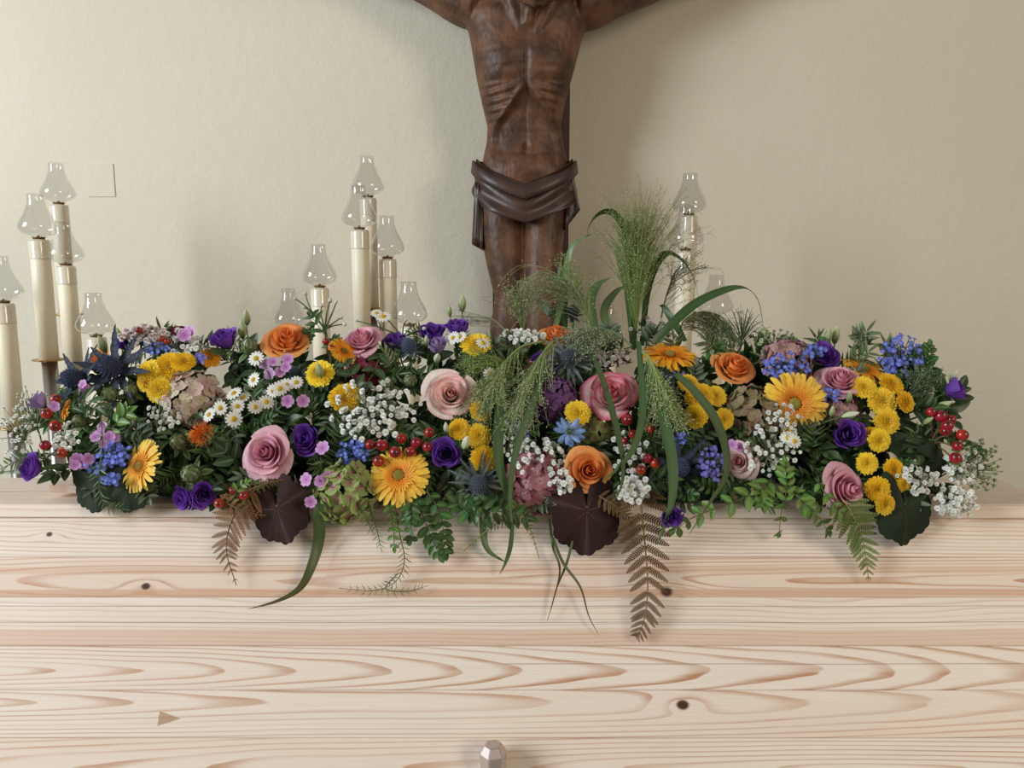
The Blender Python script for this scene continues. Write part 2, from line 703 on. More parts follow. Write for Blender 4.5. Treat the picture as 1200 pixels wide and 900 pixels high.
# back slope, end boards and lower chest of the coffin
SLEN = SE[-1]
zc = LID_Z + DIR_S[2] * SLEN
yc = LID_Y + DIR_S[1] * SLEN
mt = pine('pine_back', 41, z0=0.05, slope=0.01, period=0.005, strength=0.7)
b = MB()
yb = LID_Y + TW + (LID_Y - yc)
b.add([(XL, LID_Y + TW, LID_Z), (XR, LID_Y + TW, LID_Z), (XR, yb, zc), (XL, yb, zc),
       (XL, LID_Y + TW, LID_Z - 0.022), (XR, LID_Y + TW, LID_Z - 0.022), (XR, yb - 0.02, zc), (XL, yb - 0.02, zc)],
      [(0, 1, 2, 3), (7, 6, 5, 4), (0, 4, 5, 1), (3, 2, 6, 7), (0, 3, 7, 4), (1, 5, 6, 2)], (1, 1, 1), T3(-ROOT))
link('back_slope', b.mesh('back_slope', mt, False), coffin)
for X, sg in ((XL, -1), (XR, 1)):
    b = MB()
    q = [(X, LID_Y + 0.003, LID_Z - 0.003), (X, LID_Y + TW - 0.003, LID_Z - 0.003), (X + sg * 0.06, yb, zc), (X + sg * 0.06, yc, zc)]
    q2 = [(x - sg * 0.02, y, z) for x, y, z in q]
    f = [(0, 1, 2, 3), (7, 6, 5, 4), (0, 4, 5, 1), (3, 2, 6, 7), (0, 3, 7, 4), (1, 5, 6, 2)]
    b.add(q + q2, f if sg < 0 else [t[::-1] for t in f], (1, 1, 1), T3(-ROOT))
    link('end_slope', b.mesh('end_slope', mt, False), coffin)
b = MB()
b.box((XL - 0.09, yc - 0.035, zc - 0.025), (XR + 0.09, yb + 0.035, zc), M=T3(-ROOT))
link('lid_rim', b.mesh('lid_rim', mt, False), coffin)
b = MB()
b.box((XL - 0.06, yc - 0.01, 0.45), (XR + 0.06, yb + 0.01, zc - 0.025), M=T3(-ROOT))
link('chest', b.mesh('chest', mt, False), coffin)

# bier below the coffin
bier = thing('coffin_bier', 'dark wooden bier frame carrying the coffin', 'bier', (0, 0.95, 0))
b = MB()
b.box((-1.0, -0.25, 0.40), (0.55, 0.30, 0.45))
link('top_frame', b.mesh('top_frame', M_BEAM, False), bier)
for sx in (-0.95, 0.45):
    for sy in (-0.22, 0.22):
        b = MB()
        b.box((sx, sy, 0), (sx + 0.05, sy + 0.05, 0.40))
        link('leg', b.mesh('leg', M_BEAM, False), bier)

# hexagonal coffin screw standing on the lid rim against the slope
pt = lid_at(578, 869, 0.022)
k = mpp(pt)
zb = zc
r = 17.0 * k
screw = thing('coffin_screw', 'faceted six-sided silver coffin screw sticking up out of the pine lid', 'screw', (pt[0], pt[1] - 0.004, zb))
H = pt[2] - zb
b = MB()
b.lathe([(r * 0.62, 0.006), (r * 0.80, H * 0.45), (r * 1.0, H - 0.010), (r * 0.60, H)], (1, 1, 1), 6, R3('Z', math.radians(14)))
me = b.mesh('hexagonal_head', M_SCREW, False)
bm = bmesh.new()
bm.from_mesh(me)
bmesh.ops.bevel(bm, geom=list(bm.edges), offset=0.0011, segments=1, affect='EDGES')
bm.to_mesh(me)
bm.free()
link('hexagonal_head', me, screw)
# ================================================================== CRUCIFIX
BY = 2.03            # depth of the figure's mid plane
cz = at(617, 560, 2.12)[2]
crucifix = thing('crucifix', 'dark carved wooden crucifix figure hanging on the cream wall', 'crucifix', (at(620, 300, 2.14)[0], 2.16, 1.1))
CR = np.array(crucifix.location)


def to_cr(b):
    for i, v in enumerate(b.v):
        b.v[i] = v - CR
    return b


b = MB()
x0, x1 = at(577, 200, 2.12)[0], at(667, 200, 2.12)[0]
b.box((x0, 2.12, 0.72), (x1, WALL_Y - 0.004, 2.75))
link('upright_beam', to_cr(b).mesh('upright_beam', M_BEAM, False), crucifix)
b = MB()
zt = at(617, -40, 2.12)[2]
b.box((x0 - 0.75, 2.125, zt), (x1 + 0.75, WALL_Y - 0.004, zt + 0.13))
link('cross_beam', to_cr(b).mesh('cross_beam', M_BEAM, False), crucifix)

# --- body: closed shapes fused by a voxel remesh into one continuous figure
body = MB()
SEC = [  # py, left, right, half depth, y offset
    (-22, 560, 676, 0.055, 0.015), (0, 546, 688, 0.070, 0.010), (20, 546, 687, 0.080, 0.0), (38, 549, 684, 0.084, -0.002),
    (58, 553, 679, 0.086, -0.004), (78, 556, 674, 0.086, -0.006), (100, 560, 668, 0.082, -0.006), (125, 565.5, 661.5, 0.074, 0.0),
    (148, 571, 657, 0.066, 0.006), (168, 570, 660, 0.064, 0.006), (186, 566, 664, 0.068, 0.004), (206, 563, 667, 0.070, 0.004),
    (232, 562, 665, 0.070, 0.004), (250, 572, 658, 0.06, 0.004)]
SA = np.array(SEC, float)
pys = np.linspace(-22, 250, 60)
K = 48
V = []
for py in pys:
    xl, xr_, hd, yo = [np.interp(py, SA[:, 0], SA[:, i]) for i in (1, 2, 3, 4)]
    A, B = at(xl, py, BY), at(xr_, py, BY)
    cx, hw = (A[0] + B[0]) / 2, (B[0] - A[0]) / 2
    for a in np.linspace(0, 2 * math.pi, K, endpoint=False):
        ca, sa = math.cos(a), math.sin(a)
        e = 0.82
        V.append((cx + hw * math.copysign(abs(ca) ** e, ca), BY + yo - hd * math.copysign(abs(sa) ** e, sa), A[2]))
f = list(grid_faces(K, len(pys), True)) + [tuple(range(K))[::-1], tuple(range((len(pys) - 1) * K, len(pys) * K))]
body.add(V, f, (1, 1, 1))


def limb(rows, n=26, k=20):
    """rows: px, py, Y, radius in px at that depth"""
    P = [at(r[0], r[1], r[2]) for r in rows]
    R = [r[3] * mpp(p) for r, p in zip(rows, P)]
    pts = spline(P, n)
    rad = spline([[x, 0, 0] for x in R], n)[:, 0]
    body.tube(pts, rad, (1, 1, 1), k)


# arms
limb([(566, 4, 2.03, 33), (545, -6, 2.04, 35), (515, -20, 2.05, 31), (485, -32, 2.06, 27), (445, -48, 2.07, 23), (380, -70, 2.075, 24), (300, -95, 2.08, 15), (262, -106, 2.08, 12)])
limb([(668, 4, 2.03, 33), (690, -2, 2.04, 35), (720, -13, 2.05, 31), (770, -30, 2.06, 28), (815, -48, 2.07, 23), (880, -72, 2.075, 24), (960, -98, 2.08, 15), (1000, -110, 2.08, 12)])
for sx, x, y in ((-1, 240, -110), (1, 1022, -116)):      # open hands
    limb([(x - sx * 22, y + 5, 2.075, 12), (x, y, 2.07, 17), (x + sx * 18, y - 4, 2.065, 16)], 10, 12)
    for i, (dy, L) in enumerate(((-14, 26), (-6, 31), (3, 29), (11, 22))):
        limb([(x + sx * 14, y + dy * 0.8 - 3, 2.065, 5), (x + sx * (14 + L * 0.6), y + dy - 5, 2.05, 4.6), (x + sx * (14 + L), y + dy * 1.1 - 2, 2.03, 3.8)], 8, 8)
    limb([(x - sx * 2, y - 12, 2.06, 5.5), (x + sx * 8, y - 26, 2.045, 5), (x + sx * 18, y - 30, 2.03, 4.2)], 8, 8)
# neck, clavicles, neck cords
limb([(617, 58, 2.02, 20), (620, 30, 2.005, 26), (624, 0, 1.985, 27), (626, -30, 1.975, 28)], 14)
limb([(613, 52, 1.958, 5), (594, 30, 1.962, 7), (572, 10, 1.985, 8), (556, -2, 2.00, 8)], 14, 10)
limb([(621, 52, 1.958, 5), (640, 32, 1.962, 7), (662, 12, 1.985, 8), (680, 0, 2.00, 8)], 14, 10)
limb([(615, 54, 1.955, 5), (606, 25, 1.955, 8), (598, -5, 1.96, 9)], 10, 10)
limb([(620, 54, 1.955, 5), (634, 28, 1.952, 8), (648, 0, 1.955, 9)], 10, 10)
limb([(618, 30, 1.945, 7), (620, 14, 1.940, 8), (622, 0, 1.94, 8)], 10, 10)
# head bowed forward: skull, face, nose, beard, hair
hc = at(626, -56, 1.945)
body.ball(0.083, (1, 1, 1), 24, 18, T3(hc) @ R3('X', math.radians(24)) @ S3(0.86, 1.12, 1.25))
fc = at(627, -27, 1.90)
body.ball(0.058, (1, 1, 1), 20, 14, T3(fc) @ R3('X', math.radians(24)) @ S3(0.92, 0.9, 1.1))
limb([(627, -57, 1.862, 4), (627, -43, 1.842, 6), (627, -33, 1.838, 8), (627, -29, 1.86, 5)], 8, 10)
for sx in (-1, 1):
    limb([(627 + sx * 26, -53, 1.885, 4), (627 + sx * 14, -57, 1.862, 5), (627 + sx * 6, -56, 1.862, 3)], 7, 8)
    limb([(627 + sx * 40, -20, 1.94, 8), (627 + sx * 42, -40, 1.945, 9), (627 + sx * 36, -56, 1.95, 6)], 8, 8)
rb_ = random.Random(3)
for i in range(13):       # beard strands
    t = (i - 6) / 6.0
    x = 627 + t * 27
    limb([(x, -30 + abs(t) * 2, 1.885 + abs(t) * 0.035, 6), (x - t * 2, -10, 1.872 + abs(t) * 0.03, 5.6), (x - t * 4, 2 - abs(t) * 6 + rb_.uniform(-1, 2), 1.880 + abs(t) * 0.03, 3.6), (x - t * 5, 9 - abs(t) * 7 + rb_.uniform(-1, 2), 1.888 + abs(t) * 0.03, 1.8)], 10, 8)
for sx in (-1, 1):        # hair locks beside the neck
    for i in range(4):
        limb([(627 + sx * (34 + 3 * i), -60, 1.96 + 0.012 * i, 9), (627 + sx * (39 + 2 * i), -25, 1.96 + 0.015 * i, 9), (627 + sx * (36 + 3 * i), 4, 1.975 + 0.012 * i, 7), (627 + sx * (32 + 3 * i), 16 - 3 * i, 1.985 + 0.01 * i, 3)], 12, 9)
# legs
limb([(588, 215, 2.03, 25), (588, 245, 2.02, 25.5), (589, 285, 2.01, 23.5), (594, 325, 1.995, 20), (597, 352, 1.99, 17.5), (594, 385, 1.985, 20), (595, 410, 1.995, 19), (598, 450, 2.03, 17.5), (602, 520, 2.06, 12), (604, 560, 2.07, 11)], 44)
limb([(639, 215, 2.03, 25), (638.5, 245, 2.02, 25), (637, 285, 2.01, 23), (634, 325, 1.995, 21.5), (634, 352, 1.99, 20.5), (634, 385, 1.985, 21), (632, 410, 1.995, 20), (630, 450, 2.03, 18), (626, 520, 2.06, 12), (624, 560, 2.07, 11)], 44)
for x, sx in ((604, -1), (624, 1)):      # feet
    limb([(x, 555, 2.075, 12), (x, 575, 2.05, 14), (x + sx * 3, 600, 2.015, 15), (x + sx * 4, 622, 1.995, 8)], 14, 12)
tmp = bpy.data.objects.new('tmp', body.mesh('tmp', M_CARVED))
COL.objects.link(tmp)
md = tmp.modifiers.new('r', 'REMESH')
md.mode = 'VOXEL'
md.voxel_size = 0.0048
sm = tmp.modifiers.new('s', 'SMOOTH')
sm.factor, sm.iterations = 0.5, 4
dg = bpy.context.evaluated_depsgraph_get()
bme = bpy.data.meshes.new_from_object(tmp.evaluated_get(dg))
bpy.data.objects.remove(tmp)
n = len(bme.vertices)
P = np.empty(n * 3)
bme.vertices.foreach_get('co', P)
P = P.reshape(-1, 3)
Nn = np.empty(n * 3)
bme.vertices.foreach_get('normal', Nn)
Nn = Nn.reshape(-1, 3)
px, py = project(P)


def gs(x, w):
    return np.exp(-(x / w) ** 2)


def sst(x, a, b):
    t = np.clip((x - a) / (b - a), 0, 1)
    return t * t * (3 - 2 * t)


cxl = 617 - 0.01 * (py - 100)
u = px - cxl
au = np.abs(u)
D = np.zeros(n)
D += 0.010 * gs(au - 30, 24) * gs(py - 66, 24)                       # breast muscles
D -= 0.006 * gs(u, 3.2) * sst(py, 52, 60) * sst(-py, -104, -96)      # breastbone groove
D -= 0.005 * gs(py - (91 + 0.10 * au), 4.0) * sst(au, 6, 14) * sst(-au, -48, -36)   # fold under the breast
arch = 97 + 1.45 * au                                                 # edge of the rib cage, an inverted V
inside = sst(py - arch, -3, 8) * sst(-py, -200, -170) * sst(-au, -46, -34)
D -= 0.015 * inside
D += 0.006 * gs(py - arch + 4, 4.5) * sst(au, 3, 9) * sst(-au, -44, -34)
ribz = sst(py, 92, 100) * sst(-py, -162, -148) * sst(arch - py, 1, 9) * sst(au, 9, 18)
D += 0.0034 * ribz * np.sin((py - 0.28 * au) * 2 * math.pi / 10.5)
up = sst(py, 52, 58) * sst(-py, -92, -86)
D += 0.0010 * up * np.sin((py - 0.15 * au) * 2 * math.pi / 11.0) * gs(au - 22, 22)
D -= 0.0045 * gs(u, 3.0) * sst(py, 112, 122) * sst(-py, -190, -178)   # line down the belly
D -= 0.0028 * gs(py - 155, 4.0) * sst(-au, -38, -26)                  # belly folds
D -= 0.0030 * gs(py - 178 + 0.0016 * au ** 2, 3.0) * sst(-au, -34, -24)
D += 0.010 * gs(u, 30) * gs(py - 190, 18)
D -= 0.012 * gs(np.hypot(u, py - 169), 3.6)                           # navel
D -= 0.004 * (gs(au - 30, 3.5)) * gs(py - 128, 14) * inside
D += 0.003 * gs(np.hypot(au - 33, py - 82), 3.0)                      # nipples
D -= 0.0025 * sst(py, 0, 8) * sst(-py, -34, -24) * gs(au - 52, 5)
m_t = (np.abs(P[:, 0]) < 0.3) & (py > 20) & (py < 240)
fr = np.clip(-Nn[:, 1], 0, 1)
w = np.where(m_t, fr, 0)
D *= w
# chisel marks: gentle facets over the whole figure
hs_ = np.sin(P[:, 0] * 190 + 2.0 * np.sin(P[:, 2] * 47)) * np.sin(P[:, 2] * 165 + 1.7 * np.sin(P[:, 0] * 61)) * np.sin(P[:, 1] * 120 + 1)
D += 0.00035 * hs_
P2 = P + Nn * D[:, None] - CR
bme.vertices.foreach_set('co', P2.ravel())
bme.polygons.foreach_set('use_smooth', [True] * len(bme.polygons))
if not bme.materials:
    bme.materials.append(M_CARVED)
bme.update()
link('figure', bme, crucifix)['label'] = 'reddish brown carved wooden body with outstretched arms'

# --- loincloth
cloth = MB()
cA, cB = at(562, 210, BY), at(667, 210, BY)
ccx, chw = (cA[0] + cB[0]) / 2, (cB[0] - cA[0]) / 2 + 0.003


def cl_pt(t, py, out):
    ph = t * math.radians(118)
    hw, hd = chw + out, 0.073 + out
    x = ccx + hw * math.copysign(abs(math.sin(ph)) ** 0.85, math.sin(ph))
    y = BY - hd * math.copysign(abs(math.cos(ph)) ** 0.8, math.cos(ph))
    z = at(617, py, BY)[2]
    return (x, y, z)


def top_py(t):
    a = min(1.0, abs(t) / 0.72)
    return 220 - 33 * a ** 0.9


def bot_py(t):
    a = min(1.0, abs(t) / 0.72)
    return 264 - 28 * a ** 0.9


ts = np.linspace(-1, 1, 57)
vs = np.linspace(0, 1, 15)
vo, vi = [], []
for v in vs:
    for t in ts:
        fold = 0.0035 * math.sin(v * 14 + 5 * abs(t)) + 0.003 * math.sin(9 * t + 3 * v) + 0.007 * gs(t, 0.12) * v
        py_ = lerp(top_py(t), bot_py(t), v)
        vo.append(cl_pt(t, py_, 0.007 + fold * (0.4 + v) + 0.006 * v))
        vi.append(cl_pt(t, py_, 0.001))
nt = len(ts)
cloth.add(vo, [q[::-1] for q in grid_faces(nt, len(vs))], (1, 1, 1))
cloth.add(vi, grid_faces(nt, len(vs)), (1, 1, 1))
N0 = nt * len(vs)
for i in range(nt - 1):
    j = (len(vs) - 1) * nt + i
    cloth.f.append((i, N0 + i, N0 + i + 1, i + 1))
    cloth.f.append((j + 1, N0 + j + 1, N0 + j, j))
loin = link('loincloth', to_cr(cloth).mesh('loincloth', M_CLOTHWOOD), crucifix)
loin['label'] = 'dark stained carved loincloth with a folded waistband'
# rolled waistband in two halves meeting in a V
bd = MB()
for sg in (-1, 1):
    pth = [cl_pt(sg * t, top_py(t) + 8 + 3 * (1 - t), 0.010 + 0.008 * (1 - t)) for t in np.linspace(0.0, 1.0, 22)]
    prof = [(-1.0, 0.0), (-0.85, 0.55), (0.0, 0.75), (0.8, 1.0), (1.0, 0.3), (0.9, -0.6), (-0.8, -0.6)]
    up_ = np.array([0, 0, 1.0])
    V = []
    for i, p in enumerate(pth):
        p = np.array(p)
        o_ = p - np.array([ccx, BY, p[2]])
        o_ /= np.linalg.norm(o_)
        for (u_, w_) in prof:
            V.append(p - up_ * u_ * 0.0165 + o_ * w_ * 0.008)
    fb_ = list(grid_faces(len(prof), len(pth), True))
    bd.add(V, fb_ if sg < 0 else [q_[::-1] for q_ in fb_], (1, 1, 1))
link('waistband', to_cr(bd).mesh('waistband', M_CLOTHWOOD), loin)
# hanging cloth ends at both hips
for pts in ([(557, 214), (566, 214), (566, 293), (553, 286)], [(660, 212), (670, 198), (679, 247), (661, 270)]):
    hb = MB()
    q = []
    for (x, y), dy in zip(pts, (0, 0, 0, 0)):
        q.append(at(x, y, 2.005))
    q = np.array(q)
    g = []
    for Yo in (-0.018, 0.075):
        for j in np.linspace(0, 1, 8):
            for i in np.linspace(0, 1, 6):
                pL = q[0] * (1 - j) + q[3] * j
                pR = q[1] * (1 - j) + q[2] * j
                p = pL * (1 - i) + pR * i
                g.append(p + np.array([0, Yo + 0.005 * math.sin(i * 9 + j * 2), 0]))
    hb.add(g[:48], grid_faces(6, 8), (1, 1, 1))
    hb.add(g[48:], [t[::-1] for t in grid_faces(6, 8)], (1, 1, 1))
    for j in range(7):
        for s_, fl in ((0, 1), (5, -1)):
            a_, b_ = j * 6 + s_, (j + 1) * 6 + s_
            t = (a_, b_, b_ + 48, a_ + 48)
            hb.f.append(t if fl > 0 else t[::-1])
    for i in range(5):
        hb.f.append((i + 1, i, i + 48, i + 49))
        k_ = 42 + i
        hb.f.append((k_, k_ + 1, k_ + 49, k_ + 48))
    link('cloth_end', to_cr(hb).mesh('cloth_end', M_CLOTHWOOD), loin)

# ================================================================== CANDLE LAMPS
LAMP_Y = 1.75
kz = LAMP_Y / FPX
chim_o = [(0.0150, 0.0), (0.0155, 0.0025), (0.0180, 0.0040), (0.0290, 0.0065), (0.0370, 0.0115), (0.0408, 0.018), (0.0415, 0.0235), (0.0385, 0.033), (0.0310, 0.048), (0.0245, 0.060), (0.0200, 0.072), (0.0180, 0.082), (0.0176, 0.090), (0.0180, 0.097)]
chim_i = [(r - 0.0012, z) for r, z in chim_o[::-1]]
g = MB().lathe(chim_o + chim_i, (1, 1, 1), 32, close=False)
nn = len(chim_o) * 2
g.f += [(((nn - 1) * 32 + i), ((nn - 1) * 32 + (i + 1) % 32), (i + 1) % 32, i) for i in range(32)]
ME_CHIM = g.mesh('glass_chimney', M_GLASS)
CL, SLV = 0.275, 0.044
ME_CANDLE = MB().lathe([(0.0205, -CL), (0.0205, -SLV), (0.0198, -SLV + 0.001), (0.0198, -0.004), (0.0185, -0.001), (0.004, 0.0)], (1, 1, 1), 24).mesh('candle_tube', M_CANDLE)
ME_SLEEVE = MB().lathe([(0.0217, -SLV), (0.0222, -SLV + 0.0015), (0.0216, -SLV + 0.003), (0.0216, -0.006), (0.0205, -0.002), (0.0205, -0.0035), (0.0205, -SLV)], (1, 1, 1), 24, close=False).mesh('sleeve', M_SLEEVE)
ME_HOLD = MB().lathe([(0.012, -0.002), (0.012, 0.002), (0.0135, 0.003), (0.0135, 0.005), (0.003, 0.006), (0.0015, 0.009)], (1, 1, 1), 16).mesh('wick_holder', M_WICK)
ME_DRIP = MB().lathe([(0.019, -0.004), (0.034, -0.001), (0.036, 0.001), (0.034, 0.002), (0.018, 0.0005)], (1, 1, 1), 28).mesh('drip_plate', M_BRASS)
POSTS = {}


def candle_lamp(px, ptop, Y, label):
    top = at(px, ptop, Y)
    H = 0.097
    zc_ = top[2] - H - 0.004                       # top of the candle tube
    z0 = 0.0
    t = thing('candle_lamp', label, 'candle', (top[0], top[1], 0), 'glass-topped candle lamps by the wall')
    link('glass_chimney', ME_CHIM, t, T3((0, 0, zc_ + 0.004)))
    c = link('candle_tube', ME_CANDLE, t, T3((0, 0, zc_)))
    link('sleeve', ME_SLEEVE, c)
    link('wick_holder', ME_HOLD, t, T3((0, 0, zc_)))
    link('drip_plate', ME_DRIP, t, T3((0, 0, zc_ - CL)))
    hp = zc_ - CL - 0.004
    link('post', MB().lathe([(0.0165, 0.010), (0.0165, hp)], (1, 1, 1), 24).mesh('post', M_STEEL), t)
    link('foot', MB().lathe([(0.032, 0.0), (0.032, 0.008), (0.029, 0.012), (0.017, 0.016)], (1, 1, 1), 28).mesh('foot', M_STEEL), t)


for a in [
    (-1, 300, 1.62, 'candle lamp at the outer end of the row, beside the trailing white sprigs'),
    (41, 227, 1.71, 'leaning-close candle lamp with a bare steel post under its brass plate'),
    (65, 191, 1.90, 'tallest candle lamp near the square cover plate on the wall'),
    (73, 261, 1.80, 'candle lamp standing right in front of the one by the cover plate'),
    (109, 343, 1.70, 'low candle lamp rising behind the dark blue sea holly'),
    (338, 338, 1.82, 'low candle lamp half hidden behind the orange rose'),
    (373, 286, 1.76, 'single candle lamp standing behind the sprouting white daisy stems'),
    (420, 217, 1.76, 'candle lamp standing close in front of the tallest one beside the crucifix'),
    (430, 183, 1.90, 'tallest candle lamp in the cluster beside the crucifix'),
    (453, 253, 1.80, 'candle lamp of middle height behind the purple lisianthus'),
    (479, 330, 1.70, 'shortest candle lamp standing behind the blue thistle ball'),
    (809, 203, 1.86, 'taller back candle lamp behind the fountain grass'),
    (805, 241, 1.72, 'candle lamp standing among the fountain grass plumes'),
    (840, 322, 1.78, 'low candle lamp behind the arching grass blade'),
    (713, 356, 1.80, 'candle lamp hidden behind the tufts of fountain grass'),
    (888, 384, 1.80, 'lowest candle lamp with only its glass rim above the flowers'),
]:
    candle_lamp(*a)

# ================================================================== FLOWER AND LEAF KINDS (unit size, facing +Z)
G_STEM = lin((86, 112, 58))
G_DARK = lin((40, 62, 34))
G_MID = lin((70, 100, 50))
G_BRIGHT = lin((112, 146, 62))
KIND = {}


def stem_mesh(col=G_STEM, L=2.2, r=0.07, name='stem'):
    b = MB()
    z = np.linspace(-0.3, -L, 6)
    P = np.stack([0.10 * np.sin(z * 1.3), 0.06 * np.cos(z * 1.1) - 0.06, z], 1)
    b.tube(P, r, col, 6)
    return b.mesh(name, M_STEM)


ME_STEM = stem_mesh()
ME_STEM_THIN = stem_mesh(r=0.10, L=3.0)


def calyx_mesh(n=5, L=0.6, col=G_MID, z=-0.45, spread=0.55):
    b = MB()
    b.ball(0.20, col, 10, 6, T3((0, 0, z - 0.02)), 0.9)
    for i in range(n):
        M = R3('Z', i * 2 * math.pi / n + 0.3) @ T3((0.10, 0, z)) @ R3('Y', -0.25)
        b.grid(lambda U, V: (V * L * spread + 0.05, U * 0.12 * np.sin(np.pi * np.clip(V * 0.9 + 0.1, 0, 1)) , -0.05 + 0.35 * L * V ** 1.5 - 0.3 * V ** 3 * L), 3, 6, col, M)
    return b.mesh('calyx', M_LEAF)


ME_CALYX = calyx_mesh()


def cup_flower(n, colfn, seed, s0=1.7, s1=0.85, r0=0.09, z0=0.62, z1=0.12, zp=1.7, rp=1.1, lip=0.8, rim=0.16, ruff=0.0, spiral=0.07, point=0.0):
    """overlapping cupped petals around a tight heart: rose, lisianthus"""
    R = random.Random(seed)
    out = []
    for i in range(n):
        t = i / (n - 1.0)
        a = i * 2.399 + R.uniform(-0.25, 0.25)
        span = lerp(s0, s1, t ** 0.7)
        rt = (r0 + (0.92 - r0) * t ** rp) * R.uniform(0.95, 1.05)
        zt = lerp(z0, z1, t ** zp) + R.uniform(-0.03, 0.03)
        p1, p2 = R.uniform(0, 6), R.uniform(0, 6)
        lp = lip * max(0.0, t - 0.12) * R.uniform(0.7, 1.2)

        def fn(U, V):
            vv = V * (1 - rim * np.abs(U) ** 2.6 + point * np.exp(-(U / 0.25) ** 2))
            W = 0.30 + 0.70 * np.sin(np.clip(V * 1.35, 0, 1) * math.pi / 2)
            ang = a + U * span * W
            q = 1 - vv
            r = q ** 3 * 0.05 + 3 * q * q * vv * (0.38 * rt + 0.14) + 3 * q * vv * vv * (rt * 0.98) + vv ** 3 * rt
            z = q ** 3 * -0.45 + 3 * q * q * vv * -0.42 + 3 * q * vv * vv * (0.25 * zt) + vv ** 3 * zt
            Lp = np.clip((vv - 0.68) / 0.32, 0, 1.3) ** 2 * lp
            r = r + 0.24 * Lp
            z = z - 0.20 * Lp
            r = r * (1 + spiral * U)
            k = V ** 2.5
            r = r + ruff * k * np.sin(U * 5.5 + p1) + 0.015 * k * np.sin(U * 3 + p2)
            z = z + ruff * 0.8 * k * np.sin(U * 7.0 + p2) + 0.02 * k * np.sin(U * 4 + p1)
            return r * np.cos(ang), r * np.sin(ang), z
        b = MB()
        b.grid(fn, 11, 9, lambda U, V: colfn(t, U, V))
        out.append(('petal', b.mesh('petal', M_PETAL), None, ()))
    out.append(('calyx', ME_CALYX, None, ()))
    out.append(('stem', ME_STEM, None, ()))
    return out


def rose_cols(base, edge, heart, edge_pow=3.0, edge_amt=1.0, outer=None):
    base, edge, heart = lin(base), lin(edge), lin(heart)
    outer = lin(outer) if outer is not None else None

    def f(t, U, V):
        c = cmix(base, edge, edge_amt * np.maximum(V ** edge_pow, np.abs(U) ** 5 * V))
        c = cmix(c, np.broadcast_to(heart, c.shape), np.full(V.shape, max(0, 0.8 - 1.7 * t)))
        if outer is not None:
            c = cmix(c, np.broadcast_to(outer, c.shape), np.full(V.shape, max(0, (t - 0.72) / 0.28) * 0.7))
        return c
    return f


RS = dict(s0=1.9, s1=1.02, z1=-0.02, zp=1.5, rp=1.3, lip=1.15, rim=0.10, point=0.05, r0=0.07)
KIND['rose_pink'] = cup_flower(19, rose_cols((222, 150, 172), (236, 186, 198), (212, 112, 146), outer=(224, 176, 184)), 1, **RS)
KIND['rose_peach'] = cup_flower(18, rose_cols((254, 240, 228), (232, 146, 152), (240, 186, 174), 10.0, 0.85, outer=(253, 240, 228)), 2, **dict(RS, z1=0.12, z0=0.68))
KIND['rose_red'] = cup_flower(16, rose_cols((250, 230, 224), (208, 72, 108), (222, 120, 138), 5.0, 1.0), 3, **dict(RS, z0=0.80, z1=0.22))
KIND['rose_orange'] = cup_flower(17, rose_cols((246, 178, 100), (240, 150, 82), (236, 128, 62), 2.5, 0.9, outer=(242, 170, 106)), 4, **dict(RS, z1=0.08))
KIND['rose_pale'] = cup_flower(18, rose_cols((236, 196, 196), (234, 206, 198), (212, 110, 130), outer=(238, 214, 204)), 6, **RS)


def lis_col(t, U, V):
    c = cmix(lin((102, 56, 150)), lin((126, 74, 180)), V ** 2)
    c = cmix(c, np.broadcast_to(lin((58, 30, 112)), c.shape), np.full(V.shape, max(0, 0.6 - 1.5 * t)))
    return cmix(c, np.broadcast_to(lin((120, 100, 120)), c.shape), np.clip(0.35 - V, 0, 1) * 1.5)


def lis_col_lilac(t, U, V):
    return cmix(lin((176, 160, 190)), lin((150, 122, 176)), V ** 2)


KIND['lisianthus'] = cup_flower(13, lis_col, 11, s0=1.5, s1=0.95, r0=0.14, z0=0.55, z1=0.25, ruff=0.035, lip=0.5, rp=0.9)
KIND['lisianthus_lilac'] = cup_flower(7, lis_col_lilac, 12, s0=1.5, s1=1.1, r0=0.12, z0=0.9, z1=0.75, ruff=0.03, lip=0.3)
KIND['lisianthus_cup'] = cup_flower(10, lis_col, 13, s0=1.5, s1=1.0, r0=0.15, z0=0.95, z1=0.80, ruff=0.04, lip=0.9, rp=0.8)


# ---- gerbera
def ray_petal(L0, L1, W, lift, droop, c0, c1, nv=7):
    b = MB()

    def fn(U, V):
        w = W * np.sin(np.clip(0.18 + V * 0.72, 0, 1) * math.pi) ** 0.55 * (1 - 0.12 * V)
        x = L0 + (L1 - L0) * (V - 0.035 * U ** 2 * (V > 0.95))
        z = lift * V - droop * V ** 2 + 0.05 * W * 8 * U ** 2 * np.sin(V * 3.0) * 0.35
        return x, U * w, z
    b.grid(fn, 5, nv, lambda U, V: cmix(c0, c1, V))
    return b.mesh('ray_petal', M_PETAL)


